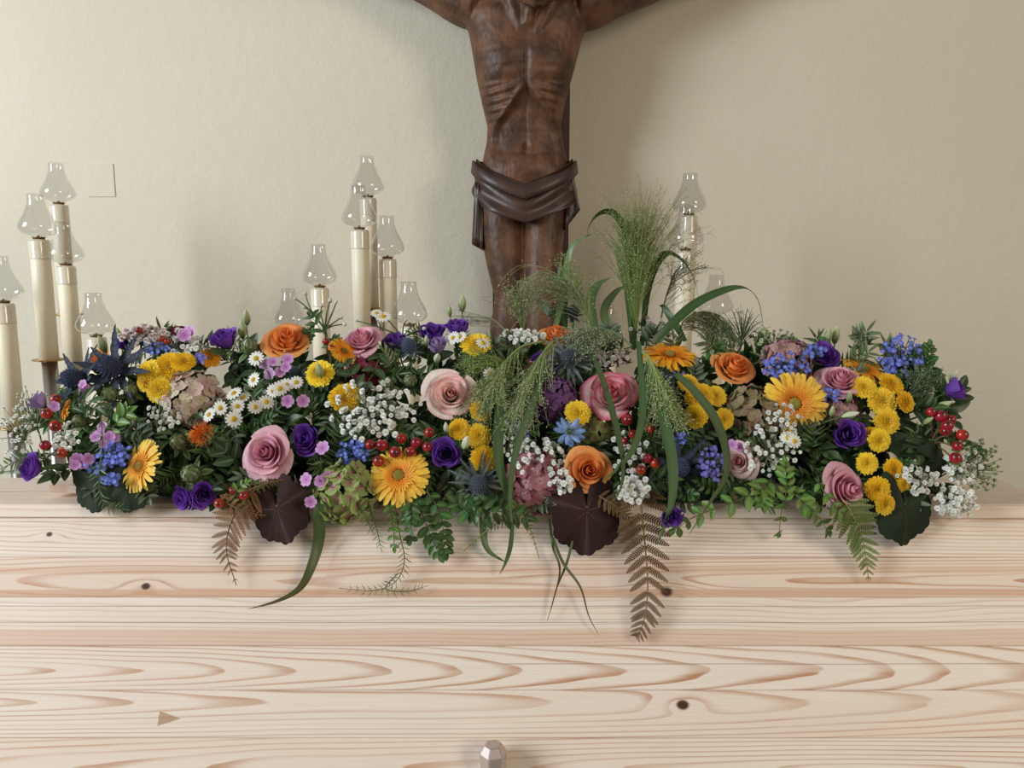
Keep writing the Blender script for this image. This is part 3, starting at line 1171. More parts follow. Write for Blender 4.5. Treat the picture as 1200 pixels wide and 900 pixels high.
def gerbera(c_in, c_out, c_ring, c_disc, seed):
    R = random.Random(seed)
    out = []
    pv = [ray_petal(0.26, 1.0 * s, 0.098, l, d, lin(c_in), lin(c_out)) for s, l, d in ((1.0, 0.20, 0.22), (0.96, 0.14, 0.16), (1.03, 0.22, 0.30))]
    for lay, (n, z, s) in enumerate(((22, -0.02, 1.0), (22, -0.075, 1.0))):
        for i in range(n):
            a = (i + 0.5 * lay) * 2 * math.pi / n + R.uniform(-0.05, 0.05)
            M = R3('Z', a) @ T3((0, 0, z + R.uniform(-0.015, 0.015))) @ R3('Y', R.uniform(-0.07, 0.07)) @ R3('X', R.uniform(-0.15, 0.15))
            out.append(('ray_petal', pv[R.randrange(3)], M, ()))
    b = MB()
    for k in range(130):
        a = k * 2.39996
        q = k / 130.0
        r0, ln = 0.17 + 0.19 * q, 0.10 + 0.15 * q
        w = 0.022 + 0.014 * q
        cc = cmix(lin(c_ring), lin(c_out), q * 0.7 + 0.1)
        M = R3('Z', a) @ T3((r0, 0, 0.03 - 0.02 * q)) @ R3('Y', -lerp(1.0, 0.35, q))
        b.grid(lambda U, V: (V * ln, U * w * np.sin(0.4 + V * 2.4), 0.02 * V - 0.06 * V * V), 3, 4, cc, M)
    out.append(('inner_florets', b.mesh('inner_florets', M_PETAL), None, ()))
    b = MB()
    b.ball(0.18, lin(c_disc) * 0.8, 18, 7, T3((0, 0, 0.02)), 0.40)
    for k in range(110):
        q = math.sqrt(k / 110.0)
        a = k * 2.39996
        rr_ = q * 0.175
        cc = cmix(lin(c_disc), lin(c_ring), np.array(q ** 4 * 0.6))
        b.ball(0.015, cc, 5, 4, T3((rr_ * math.cos(a), rr_ * math.sin(a), 0.07 * math.sqrt(max(0, 1 - q * q)) + 0.025)), 1.5)
    out.append(('disc', b.mesh('disc', M_PETAL), None, ()))
    b = MB()
    b.lathe([(0.05, -0.30), (0.16, -0.26), (0.27, -0.13), (0.30, -0.08), (0.1, -0.07)], G_MID, 14)
    out.append(('calyx', b.mesh('calyx', M_LEAF), None, ()))
    out.append(('stem', ME_STEM, None, ()))
    return out


KIND['gerbera'] = gerbera((250, 178, 40), (254, 216, 90), (244, 138, 24), (186, 178, 84), 21)
KIND['gerbera_orange'] = gerbera((246, 160, 34), (250, 186, 56), (240, 134, 26), (150, 160, 80), 22)


# ---- button chrysanthemum
def button_mum(c_out, c_in, green, N=170, seed=1):
    R = random.Random(seed)
    b = MB()
    b.ball(0.70, lin(c_in) * 0.55, 16, 8, T3((0, 0, -0.08)), 0.45)  # core in darkened petal colour, painting shade into the gaps between florets
    for k in range(N):
        q = math.sqrt((k + 0.5) / N)
        a = k * 2.39996
        r, z = 0.74 * q, 0.26 * (1 - q ** 2.2) - 0.03
        cc = cmix(lin(c_in), lin(c_out), np.array(q * 1.3 + R.uniform(-0.1, 0.1)))
        if q < 0.22:
            cc = cmix(lin(green), cc, np.array(q / 0.22))
        ln, w = (0.13 + 0.20 * q) * R.uniform(0.85, 1.15), 0.045 + 0.05 * q
        M = R3('Z', a) @ T3((r, 0, z)) @ R3('Y', -lerp(1.15, -0.10, q ** 0.7) + R.uniform(-0.22, 0.22))
        b.grid(lambda U, V: (V * ln, U * w * np.sin(0.5 + V * 2.0), 0.03 * np.abs(U) + 0.02 * V), 3, 3, cc, M)
    out = [('florets', b.mesh('florets', M_PETAL), None, ())]
    b = MB()
    b.lathe([(0.08, -0.48), (0.3, -0.42), (0.62, -0.22), (0.6, -0.15)], G_MID, 12)
    out.append(('calyx', b.mesh('calyx', M_LEAF), None, ()))
    out.append(('stem', ME_STEM_THIN, None, ()))
    return out


KIND['mum'] = button_mum((252, 212, 48), (240, 186, 30), (166, 160, 50), seed=1)
KIND['mum_lemon'] = button_mum((253, 222, 66), (244, 198, 44), (190, 176, 58), seed=2)


# ---- sea holly (thistle): spiky cone in a star of narrow bracts
def sea_holly(cone, bract, tip, nb=16, seed=3, bl=1.0, bw=0.075):
    R = random.Random(seed)
    out = []
    b = MB()
    c0 = lin(cone)
    b.ball(0.30, c0 * 0.7, 14, 9, T3((0, 0, 0.18)), 1.25)
    for k in range(150):
        q = (k + 0.5) / 150
        th = math.acos(1 - 1.75 * q)
        a = k * 2.39996
        p = np.array([0.29 * math.sin(th) * math.cos(a), 0.29 * math.sin(th) * math.sin(a), 0.18 + 0.37 * math.cos(th)])
        d = np.array([math.sin(th) * math.cos(a), math.sin(th) * math.sin(a), 0.25 + math.cos(th)])
        b.lathe([(0.030, -0.01), (0.018, 0.035), (0.004, 0.075)], np.array([c0, c0 * 1.3, lin(tip)]), 4, T3(p) @ aim(d), close=False)
    out.append(('cone', b.mesh('cone', M_DRY), None, ()))
    var = []
    for s in range(3):
        b = MB()
        cb, ce = lin(bract), lin(tip)
        L = bl * (0.86 + 0.1 * s)

        def fn(U, V):
            w = (bw * (1 - V) ** 0.7 * np.minimum(1, 0.5 + V * 2.5) + 0.004) * (1 + 0.5 * np.abs(np.sin(V * 11)) * np.abs(U))
            return V * L + 0.2, U * w, 0.12 * V - 0.10 * V * V * (s - 0.4) + 0.03 * np.abs(U)
        b.grid(fn, 3, 12, lambda U, V: cmix(cb, ce, 0.55 * (np.abs(U) < 0.5) + 0.2 * V))
        for v in (0.3, 0.45, 0.6, 0.75):        # side spines
            for sg in (-1, 1):
                p = np.array([v * L + 0.2, sg * 0.05 * (1 - v), 0.1 * v])
                b.tube([p, p + np.array([0.08, sg * 0.10, 0.02])], [0.012, 0.002], cb, 3)
        var.append(b.mesh('bract', M_DRY))
    for i in range(nb):
        a = i * 2 * math.pi / nb + R.uniform(-0.12, 0.12)
        out.append(('bract', var[R.randrange(3)], R3('Z', a) @ T3((0, 0, -0.12)) @ R3('Y', R.uniform(-0.35, 0.15)), ()))
    out.append(('stem', ME_STEM, None, ()))
    return out


KIND['sea_holly_dark'] = sea_holly((70, 76, 104), (42, 48, 54), (78, 84, 104), 10, 3, 1.15, 0.13)
KIND['sea_holly_blue'] = sea_holly((76, 84, 96), (94, 104, 104), (140, 150, 150), 18, 4, 0.95, 0.07)
KIND['thistle_ball'] = sea_holly((80, 92, 112), (86, 98, 100), (126, 138, 152), 8, 5, 0.5)


# ---- safflower: leafy bud, with or without the orange tuft
def safflower(tuft, seed):
    R = random.Random(seed)
    out = []
    b = MB()
    b.ball(0.62, lin((106, 118, 76)), 14, 9, T3((0, 0, -0.10)), 1.1)
    out.append(('bud', b.mesh('bud', M_LEAF), None, ()))
    b = MB()
    for k in range(46):
        q = (k + 0.5) / 46
        th = 2.7 - q * 2.1
        a = k * 2.39996
        p = np.array([0.6 * math.sin(th) * math.cos(a), 0.6 * math.sin(th) * math.sin(a), -0.1 + 0.68 * math.cos(th)])
        tz = np.array([math.cos(th) * math.cos(a), math.cos(th) * math.sin(a), -math.sin(th)]) * -1.0
        nr = np.array([math.sin(th) * math.cos(a), math.sin(th) * math.sin(a), math.cos(th)])
        sd = np.cross(tz, nr)
        M = np.eye(4)
        M[:3, 0], M[:3, 1], M[:3, 2], M[:3, 3] = tz, sd, nr, p
        c = cmix(lin((98, 112, 70)), lin((150, 156, 116)), np.array(R.random()))
        b.grid(lambda U, V: (V * 0.42 - 0.1, U * 0.13 * (1 - V ** 1.5), 0.03 + 0.05 * V), 3, 4, c, M)
    out.append(('bracts', b.mesh('bracts', M_LEAF), None, ()))
    b = MB()
    for i in range(5):
        M = R3('Z', i * 1.2566) @ T3((0.30, 0, -0.62)) @ R3('Y', 0.2)
        b.grid(lambda U, V: (V * 1.0, U * 0.24 * np.sin(0.35 + V * 2.75), 0.15 * V - 0.35 * V * V), 5, 6, lambda U, V: cmix(G_MID, lin((130, 146, 100)), np.abs(U)), M)
    out.append(('collar_leaves', b.mesh('collar_leaves', M_LEAF), None, ()))
    if tuft:
        b = MB()
        for k in range(190):
            q = math.sqrt(R.random())
            a = R.uniform(0, 6.283)
            r0, r1 = 0.30 * q, 0.95 * q
            d = np.array([math.cos(a), math.sin(a), 0])
            h = R.uniform(0.75, 1.05) * (1.15 - 0.55 * q)
            b.tube([d * r0 + (0, 0, 0.30), d * lerp(r0, r1, 0.45) + (0, 0, 0.3 + h * 0.6), d * r1 + (R.uniform(-.1, .1), R.uniform(-.1, .1), 0.25 + h * 0.85)],
                   [0.018, 0.02, 0.012], cmix(lin((226, 92, 24)), lin((244, 138, 36)), np.array(R.random())), 3)
        out.append(('tuft', b.mesh('tuft', M_PETAL), None, ()))
    out.append(('stem', ME_STEM, None, ()))
    return out


KIND['safflower'] = safflower(True, 31)
KIND['safflower_bud'] = safflower(False, 32)


# ---- lisianthus bud
def lis_bud(ca, cb):
    b = MB()

    def fn(U, V):
        r = 0.42 * np.sin(np.clip(V * 0.93 + 0.04, 0, 1) * math.pi) ** 0.8 * (1 - 0.35 * V) * (1 + 0.10 * np.cos(U * math.pi * 5 + V * 5))
        return r * np.cos(U * math.pi + V * 1.2), r * np.sin(U * math.pi + V * 1.2), -0.6 + 1.7 * V
    b.grid(fn, 25, 12, lambda U, V: cmix(lin(ca), lin(cb), V ** 1.5))
    out = [('bud', b.mesh('bud', M_PETAL), None, ())]
    b = MB()
    for i in range(5):
        M = R3('Z', i * 1.2566)
        b.grid(lambda U, V: (0.12 + 0.36 * np.sin(V * 2.2), U * 0.07 * (1 - V), -0.65 + 1.0 * V), 3, 6, G_MID, M)
    out.append(('sepals', b.mesh('sepals', M_LEAF), None, ()))
    out.append(('stem', ME_STEM, T3((0, 0, -0.2)), ()))
    return out


KIND['bud_green'] = lis_bud((150, 168, 110), (206, 214, 170))
KIND['bud_white'] = lis_bud((196, 206, 160), (232, 232, 212))
KIND['bud_lilac'] = lis_bud((176, 168, 178), (160, 140, 180))


# ---- love-in-a-mist
def nigella(seed):
    R = random.Random(seed)
    out = []
    b = MB()
    b.grid(lambda U, V: (0.15 + 0.8 * V, U * 0.17 * np.sin(0.3 + V * 2.6) ** 0.7, 0.30 * V - 0.1 * V * V + 0.04 * np.cos(U * 3)), 5, 6, lambda U, V: cmix(lin((164, 188, 228)), lin((110, 144, 212)), V))
    me = b.mesh('petal', M_PETAL)
    for i in range(12):
        out.append(('petal', me, R3('Z', i * 2.39996) @ T3((0, 0, 0.03 * (i % 3))) @ R3('Y', -0.15 * (i % 3) + 0.15), ()))
    b = MB()
    for k in range(60):
        a, q = R.uniform(0, 6.283), R.random()
        d = np.array([math.cos(a), math.sin(a), 0])
        b.tube([d * 0.02, d * 0.14 * (0.5 + q) + (0, 0, 0.25), d * (0.22 + 0.2 * q) + (0, 0, 0.42)], [0.02, 0.016, 0.012], cmix(lin((90, 120, 96)), lin((170, 184, 200)), np.array(q)), 3)
    b.ball(0.12, lin((110, 140, 70)), 8, 6, T3((0, 0, 0.12)), 1.5)
    out.append(('stamens', b.mesh('stamens', M_PETAL), None, ()))
    b = MB()
    for k in range(70):
        a = R.uniform(0, 6.283)
        d = np.array([math.cos(a), math.sin(a), R.uniform(-0.3, 0.25)])
        e = d * R.uniform(0.9, 1.5)
        b.tube([d * 0.1 + (0, 0, -0.1), d * 0.6 + (0, 0, -0.14), e + (0, 0, -0.05)], [0.018, 0.014, 0.006], G_BRIGHT * 0.8, 3)
    out.append(('feathery_bracts', b.mesh('feathery_bracts', M_STRAND), None, ()))
    out.append(('stem', ME_STEM, None, ()))
    return out


KIND['nigella'] = nigella(41)


# ---- small open blossoms
def flat_blossom(n, rp, w, cup, c0, c1, eye, eye_r=0.12):
    b = MB()
    for i in range(n):
        M = R3('Z', i * 2 * math.pi / n)
        b.grid(lambda U, V: (0.05 + rp * V, U * w * np.sin(0.35 + V * 2.35) ** 0.6, cup * V ** 1.5 + 0.05 * U * U), 5, 5, lambda U, V: cmix(lin(c0), lin(c1), V), M)
    b.ball(eye_r, lin(eye), 8, 5, T3((0, 0, 0.04)), 0.6)
    return b


BL_PHLOX = flat_blossom(5, 0.9, 0.48, 0.10, (190, 120, 190), (222, 176, 224), (160, 80, 150), 0.07)
BL_FORGET = flat_blossom(5, 0.85, 0.50, 0.12, (132, 150, 224), (84, 104, 208), (220, 214, 170), 0.13)
BL_FORGET_V = flat_blossom(5, 0.85, 0.50, 0.15, (150, 140, 214), (110, 104, 196), (214, 206, 170), 0.13)
ME_PHLOX = BL_PHLOX.mesh('blossom', M_PETAL)


def hyd_floret(ca, cb, cc, seed):
    R = random.Random(seed)
    b = MB()
    for i in range(4):
        M = R3('Z', i * math.pi / 2 + R.uniform(-0.15, 0.15)) @ R3('Y', R.uniform(-0.35, 0.1))
        tint = R.random()
        c1 = cmix(lin(cb), lin(cc), np.array(tint))
        b.grid(lambda U, V: (0.03 + 0.95 * V, U * 0.60 * np.sin(0.30 + V * 2.35) ** 0.55, 0.10 * V * V + 0.12 * U * U * V - 0.10 * V), 5, 5, lambda U, V: cmix(lin(ca), c1, V * 2.2), M)
    b.ball(0.10, lin(ca) * 0.8, 6, 5, T3((0, 0, 0.05)), 0.8)
    return b.mesh('floret', M_PETAL)


def hydrangea(ca, cb, cc, N, seed, fr=0.26, cover=1.5):
    R = random.Random(seed)
    var = [hyd_floret(ca, cb, cc, seed * 7 + i) for i in range(4)]
    out = []
    b = MB()
    b.ball(0.62, G_DARK, 12, 8, T3((0, 0, -0.25)), 0.9)
    b.tube([(0, 0, -0.6), (0, 0.05, -1.3), (0.1, 0.1, -2.0)], 0.07, G_STEM, 6)
    out.append(('stem', b.mesh('stem', M_STEM), None, ()))
    for k in range(N):
        q = math.sqrt((k + 0.5) / N)
        th = q * cover
        a = k * 2.39996 + R.uniform(-0.15, 0.15)
        d = np.array([math.sin(th) * math.cos(a), math.sin(th) * math.sin(a), math.cos(th)])
        p = d * np.array([0.86, 0.86, 0.62]) * R.uniform(0.93, 1.07) + (0, 0, -0.12)
        dd = d + np.array([R.uniform(-.35, .35), R.uniform(-.35, .35), 0])
        out.append(('floret', var[R.randrange(4)], T3(p) @ aim(dd, R.uniform(0, 6.28)) @ S3(fr * R.uniform(0.85, 1.15)), ()))
    return out


KIND['hydrangea_cream'] = hydrangea((206, 196, 160), (214, 204, 176), (206, 164, 164), 40, 51, 0.23)
KIND['hydrangea_green'] = hydrangea((186, 110, 130), (172, 184, 116), (156, 172, 100), 30, 52, 0.30)
KIND['hydrangea_pink'] = hydrangea((194, 150, 146), (182, 122, 128), (166, 104, 114), 32, 53, 0.28)
KIND['hydrangea_violet'] = hydrangea((140, 100, 146), (116, 78, 128), (132, 88, 142), 60, 54, 0.20)
KIND['hydrangea_mauve'] = hydrangea((200, 160, 150), (192, 138, 156), (172, 140, 128), 34, 55, 0.27)
KIND['hydrangea_olive'] = hydrangea((166, 150, 112), (150, 140, 104), (158, 120, 104), 32, 56, 0.27)
KIND['sedum'] = hydrangea((150, 50, 70), (128, 34, 56), (110, 30, 54), 46, 57, 0.17)


def daisy():
    b = MB()
    for i in range(13):
        M = R3('Z', i * 2 * math.pi / 13)
        b.grid(lambda U, V: (0.26 + 0.72 * V, U * 0.165 * np.sin(0.4 + V * 2.2) ** 0.7, 0.06 * V - 0.10 * V * V + 0.03 * U * U), 3, 5, lin((240, 238, 228)), M)
    d = MB()
    d.ball(0.33, lin((226, 186, 48)), 12, 7, T3((0, 0, 0.02)), 0.55)
    for k in range(40):
        q = math.sqrt(k / 40.0)
        a = k * 2.39996
        d.ball(0.035, lin((232, 196, 60)), 4, 4, T3((0.31 * q * math.cos(a), 0.31 * q * math.sin(a), 0.02 + 0.18 * math.sqrt(1 - q * q))))
    return b.mesh('ray_petals', M_PETAL), d.mesh('disc', M_PETAL)


ME_DAISY, ME_DAISY_DISC = daisy()

# ---- berries
b = MB()
b.lathe([(0.12, -0.95), (0.55, -0.78), (0.92, -0.25), (1.0, 0.15), (0.85, 0.62), (0.5, 0.95), (0.12, 1.10)],
        np.array([lin((150, 24, 30)), lin((160, 26, 32)), lin((172, 28, 36)), lin((178, 32, 38)), lin((164, 28, 34)), lin((130, 24, 26)), lin((70, 30, 20))]), 14)
ME_BERRY = b.mesh('berry', M_BERRY)
b = MB()
for i in range(5):
    b.grid(lambda U, V: (0.15 + 0.95 * V, U * 0.42 * np.sin(0.5 + V * 2.3), -0.95 + 0.35 * V * V), 3, 5, G_BRIGHT * 0.8, R3('Z', i * 1.2566))
ME_BCAL = b.mesh('sepals', M_LEAF)


LEAF_MB = {}


# ---- leaves: along +X, facing +Z, unit length
def leaf(W, ap, bp, fold, bend, c0, c1, vein, serr=0.0, nu=7, nv=10, mat=None, wav=0.0, name='leaf'):
    b = MB()

    def fn(U, V):
        w = W * np.sin(math.pi * np.clip(V, 0, 1) ** ap) ** bp
        w = w * (1 + serr * np.sin(V * 46) * (np.abs(U) > 0.9))
        return V, U * w, fold * np.abs(U) * w * 2 - bend * V * V + wav * np.sin(V * 9 + U * 2) * np.abs(U)
    b.grid(fn, nu, nv, lambda U, V: cmix(cmix(lin(c0), lin(c1), V), np.broadcast_to(lin(vein), (len(U), 3)), 0.8 * (np.abs(U) < 0.1)))
    me = b.mesh(name, mat or M_LEAF)
    LEAF_MB[me.name] = b
    return me


LEAF = {
    'laurel': leaf(0.20, 0.85, 0.8, 0.30, 0.20, (52, 76, 40), (66, 94, 48), (104, 126, 78), wav=0.02),
    'broad': leaf(0.27, 0.80, 0.75, 0.18, 0.20, (46, 66, 40), (64, 86, 50), (100, 118, 76), wav=0.015),
    'narrow': leaf(0.09, 0.8, 0.8, 0.3, 0.10, (56, 84, 46), (84, 112, 62), (110, 132, 84), nu=3, nv=7),
    'needle': leaf(0.055, 0.7, 0.7, 0.2, 0.05, (70, 100, 52), (112, 138, 76), (110, 132, 84), nu=3, nv=5),
    'box': leaf(0.30, 0.9, 0.7, 0.22, 0.08, (44, 78, 34), (66, 104, 44), (100, 130, 70), nu=5, nv=7),
    'bright': leaf(0.26, 0.85, 0.8, 0.22, 0.18, (74, 110, 42), (104, 138, 56), (130, 156, 84), nu=5, nv=8),
    'greyleaf': leaf(0.20, 0.85, 0.8, 0.25, 0.12, (66, 84, 62), (96, 112, 84), (120, 134, 108), nu=5, nv=8),
}

# ================================================================== ARRANGEMENT BASE
tray_z = LID_Z
tx0, tx1 = at(70, 575, 0.93)[0], at(1075, 575, 0.93)[0]
tray = thing('flower_tray', 'low slatted pine tray under the flower arrangement', 'tray', (0, 0.955, tray_z + 0.0006))
mt = pine('pine_tray', 77, z0=0.04, slope=0.01, period=0.004, strength=0.7, warm=0.3)
for k, (y0, y1) in enumerate(((-0.045, -0.018), (-0.012, 0.012), (0.018, 0.045))):
    b = MB()
    b.box((tx0, y0, 0.006), (tx1, y1, 0.016))
    link('slat', b.mesh('slat', mt, False), tray)
for x in (tx0 + 0.05, 0.0, tx1 - 0.08):
    b = MB()
    b.box((x, -0.040, 0.0), (x + 0.025, 0.040, 0.006))
    link('runner', b.mesh('runner', mt, False), tray)
b = MB()


def foam_fn(U, V):
    a = V * math.pi
    e = 1 - np.abs(U) ** 6
    cx = (tx0 + tx1) / 2
    x = cx + U * (tx1 - tx0) / 2 * 0.97
    y = 0.985 - (0.034 + 0.012 * e) * np.cos(a) * (0.6 + 0.4 * e)
    z = tray_z + 0.0162 + (0.040 + 0.050 * e) * np.sin(a) ** 0.7 * (0.85 + 0.15 * np.sin(U * 17))
    return x + 0.003 * np.sin(V * 40 + U * 90), y + 0.004 * np.sin(U * 120), z


b.grid(foam_fn, 160, 16, lin((26, 34, 20)))
N0 = b.n
b.f.append(tuple(range(0, 160)) + tuple(range(15 * 160 + 159, 15 * 160 - 1, -1)))
b.f.append(tuple(i * 160 for i in range(16)))
b.f.append(tuple(i * 160 + 159 for i in range(15, -1, -1)))
tag(link('floral_foam', b.mesh('floral_foam', M_FOAM)), 'dark green floral foam packed with stems under the blossoms', 'floral foam')

# ================================================================== FLOWERS
RND = random.Random(2024)


def place(kind, name, label, cat, px, py, rpx, yaw=0, pitch=15, dY=0.0, group=None, spin=None):
    p = surf(px, py, dY)
    R = rpx * mpp(p)
    d = facing(yaw, pitch)
    sp = RND.uniform(0, 6.28) if spin is None else spin
    M = T3(p) @ aim(d, sp) @ S3(R)
    t = thing(name, label, cat, M=Matrix(M.tolist()), group=group)
    for pn, me, m, subs in KIND[kind]:
        link(pn, me, t, m)
    return t


ROSES = [
    ('rose_orange', 337, 399, 28, 10, 48, 0.01, 'orange rose with curled outer petals standing in front of the half hidden candle lamp'),
    ('rose_pink', 313, 531, 31, -8, 18, -0.008, 'dusty pink rose in full bloom above the brown leaf and fern'),
    ('rose_pink', 424, 399, 25, -15, 50, 0.0, 'clear pink rose seen from the side beside the blue thistle ball'),
    ('rose_peach', 528, 463, 30, 4, 22, -0.004, 'cream rose with pink petal edges above the yellow button flowers'),
    ('rose_orange', 652, 394, 22, 5, 62, 0.02, 'orange rose seen from the side at the foot of the carved figure'),
    ('rose_red', 717, 464, 31, -6, 32, -0.002, 'cream rose with crimson petal edges beside the red berries'),
    ('rose_orange', 690, 551, 28, 6, 16, -0.006, 'orange rose with hanging outer petals over the round brown leaf'),
    ('rose_orange', 860, 431, 27, 15, 45, 0.015, 'orange rose partly veiled by fine grass beside the cluster of button flowers'),
    ('rose_pale', 866, 541, 21, -32, 12, 0.006, 'small pale pink rose tucked behind the long grass blade'),
    ('rose_pink', 985, 446, 26, -8, 52, -0.002, 'pink rose seen from the side next to the dark purple lisianthus'),
    ('rose_pink', 991, 573, 29, 22, 16, -0.008, 'rose pink bloom above the green fern'),
    ('rose_orange', 1043, 412, 13, 20, 50, 0.03, 'small orange rose behind the blue forget-me-nots'),
    ('rose_orange', 114, 419, 14, -25, 40, 0.03, 'small orange rose behind the dark blue sea holly'),
]
for k, x, y, r, yw, pt_, dY, lb in ROSES:
    place(k, 'rose', lb, 'rose', x, y, r, yw, pt_, dY)

GERB = [
    ('gerbera', 163, 546, 33, -36, 24, -0.008, 'golden gerbera turned sideways at the lower end beside blue forget-me-nots'),
    ('gerbera', 467, 557, 37, -4, 32, -0.010, 'golden gerbera below the red berries'),
    ('gerbera_orange', 785, 415, 33, 4, 68, 0.006, 'orange gerbera tilted to the ceiling at the foot of the fountain grass'),
    ('gerbera', 931, 473, 39, -4, 12, -0.006, 'large golden gerbera with greenish heart above white gypsophila'),
    ('gerbera_orange', 1014, 432, 27, 15, 60, 0.016, 'orange gerbera half hidden behind the yellow button flowers and pink rose'),
    ('gerbera_orange', 403, 411, 19, 50, 40, -0.012, 'small gerbera facing sideways beside the clear pink rose'),
    ('gerbera_orange', 76, 481, 15, -50, 20, 0.01, 'small orange gerbera behind the red berries at the outer tip'),
    ('gerbera_orange', 246, 419, 14, 40, 40, 0.02, 'small orange gerbera beside the purple lisianthus with green bud'),
]
for k, x, y, r, yw, pt_, dY, lb in GERB:
    place(k, 'gerbera', lb, 'gerbera', x, y, r, yw, pt_, dY)

LIS = [
    ('lisianthus', 38, 549, 19, -35, 18, -0.01, 'deep violet lisianthus hanging over the bare lid near the outer candle'),
    ('lisianthus', 150, 404, 14, 10, 50, 0.02, 'violet lisianthus behind the dark sea holly'),
    ('lisianthus_cup', 266, 401, 16, -20, 62, 0.0, 'violet lisianthus cup beside a green bud and orange rose'),
    ('lisianthus', 360, 514, 21, -22, 16, -0.004, 'violet lisianthus with a pink phlox floret in front'),
    ('lisianthus', 216, 583, 18, -30, -5, -0.006, 'violet lisianthus under the safflower bud'),
    ('lisianthus', 238, 579, 17, 20, 5, -0.010, 'violet lisianthus above the reddish brown fern'),
    ('lisianthus_cup', 465, 405, 15, -20, 65, 0.02, 'violet lisianthus between the pink rose and the blue thistle ball'),
    ('lisianthus_cup', 508, 396, 17, 0, 60, 0.02, 'dark violet lisianthus behind the pale lilac bud'),
    ('lisianthus_cup', 537, 389, 15, 8, 70, 0.01, 'violet lisianthus with two green buds rising above it'),
    ('lisianthus', 523, 532, 20, 4, 16, -0.012, 'violet lisianthus opening to a dark heart between gerbera and yellow buttons'),
    ('lisianthus', 640, 428, 18, 0, 30, 0.01, 'dark violet lisianthus under the grass beside the silvery sea holly'),
    ('lisianthus', 786, 605, 15, 10, 5, -0.022, 'small violet lisianthus hanging beside the brown fern'),
    ('lisianthus', 963, 417, 20, 5, 35, 0.008, 'dark purple lisianthus sprinkled with forget-me-nots'),
    ('lisianthus', 926, 408, 16, -8, 45, 0.015, 'purple lisianthus behind the mauve hydrangea'),
    ('lisianthus', 993, 509, 20, -6, 16, -0.008, 'violet lisianthus below the closed white bud'),
    ('lisianthus_cup', 1114, 458, 15, 68, 28, 0.0, 'violet lisianthus stretching out alone above the red berries'),
    ('lisianthus_lilac', 513, 408, 14, 10, 65, 0.0, 'pale lilac half open lisianthus'),
    ('lisianthus_lilac', 47, 473, 13, -55, 45, 0.0, 'pale lilac lisianthus bud near the red berries at the outer tip'),
]
for k, x, y, r, yw, pt_, dY, lb in LIS:
    place(k, 'lisianthus', lb, 'lisianthus', x, y, r, yw, pt_, dY)

MUMS = {
    'yellow button chrysanthemum in the bunch beside the dark sea holly': [(174, 436, 15, -15, 25), (198, 430, 18, 5, 25), (187, 457, 16, 0, 10), (215, 424, 14, 20, 45), (170, 447, 13, -25, 15)],
    'yellow button chrysanthemum behind the daisies': [(375, 438, 17, -5, 30), (404, 466, 19, 5, 40)],
    'yellow button chrysanthemum standing behind the fennel-like greenery': [(558, 404, 18, 0, 50)],
    'yellow button chrysanthemum in the column under the cream rose': [(563, 482, 13, 20, 30), (538, 503, 13, -10, 20), (561, 511, 15, 5, 20), (567, 538, 16, 8, 12)],
    'yellow button chrysanthemum between blue nigella and crimson-edged rose': [(677, 484, 16, 5, 35)],
    'yellow button chrysanthemum in the bunch under the tilted orange gerbera': [(806, 449, 12, -10, 40), (820, 465, 17, -5, 25), (839, 464, 13, 10, 25), (815, 488, 14, -15, 10), (848, 491, 13, 12, 12)],
    'yellow button chrysanthemum in the upper bunch near the half hidden gerbera': [(1012, 454, 14, -10, 30), (1044, 450, 15, 10, 40), (1034, 470, 17, -5, 22), (1061, 471, 13, 20, 20), (1039, 494, 16, 5, 15), (1020, 510, 10, -8, 12), (1030, 516, 14, 5, 12)],
    'yellow button chrysanthemum in the lower bunch next to the rose pink bloom': [(1016, 543, 13, -5, 12), (1047, 550, 13, 8, 12), (1059, 568, 10, 15, 10), (1028, 573, 15, -5, 8), (1037, 591, 13, 8, 5)],
}
for lb, rows in MUMS.items():
    for i, (x, y, r, yw, pt_) in enumerate(rows):
        place('mum' if i % 2 else 'mum_lemon', 'button_chrysanthemum', lb, 'chrysanthemum', x, y, r, yw, pt_, -0.010 + 0.003 * (i % 3), 'button chrysanthemums, ' + lb[28:])

HOLLY = [
    ('sea_holly_dark', 133, 433, 40, -10, 30, -0.012, 'dark blue sea holly with long pointed bracts beside the yellow buttons'),
    ('sea_holly_dark', 92, 446, 36, -30, 25, 0.0, 'dark blue sea holly stretching its bracts out towards the candles'),
    ('sea_holly_blue', 561, 566, 33, 4, -2, -0.004, 'grey blue sea holly hanging below the yellow button column'),
    ('sea_holly_blue', 667, 421, 33, 0, 22, -0.004, 'silvery blue sea holly star in front of the orange rose'),
    ('sea_holly_dark', 796, 547, 33, 0, 8, 0.004, 'shadowy blue sea holly between grass blades and forget-me-nots'),
    ('thistle_ball', 479, 409, 27, 0, 55, 0.0, 'blue thistle ball between the purple lisianthus flowers'),
    ('thistle_ball', 671, 368, 22, 0, 50, 0.05, 'blue thistle ball among the fountain grass at the figure'),
    ('thistle_ball', 347, 438, 20, 0, 30, 0.02, 'small blue thistle ball behind the daisies'),
]
for k, x, y, r, yw, pt_, dY, lb in HOLLY:
    place(k, 'sea_holly', lb, 'sea holly', x, y, r, yw, pt_, dY)

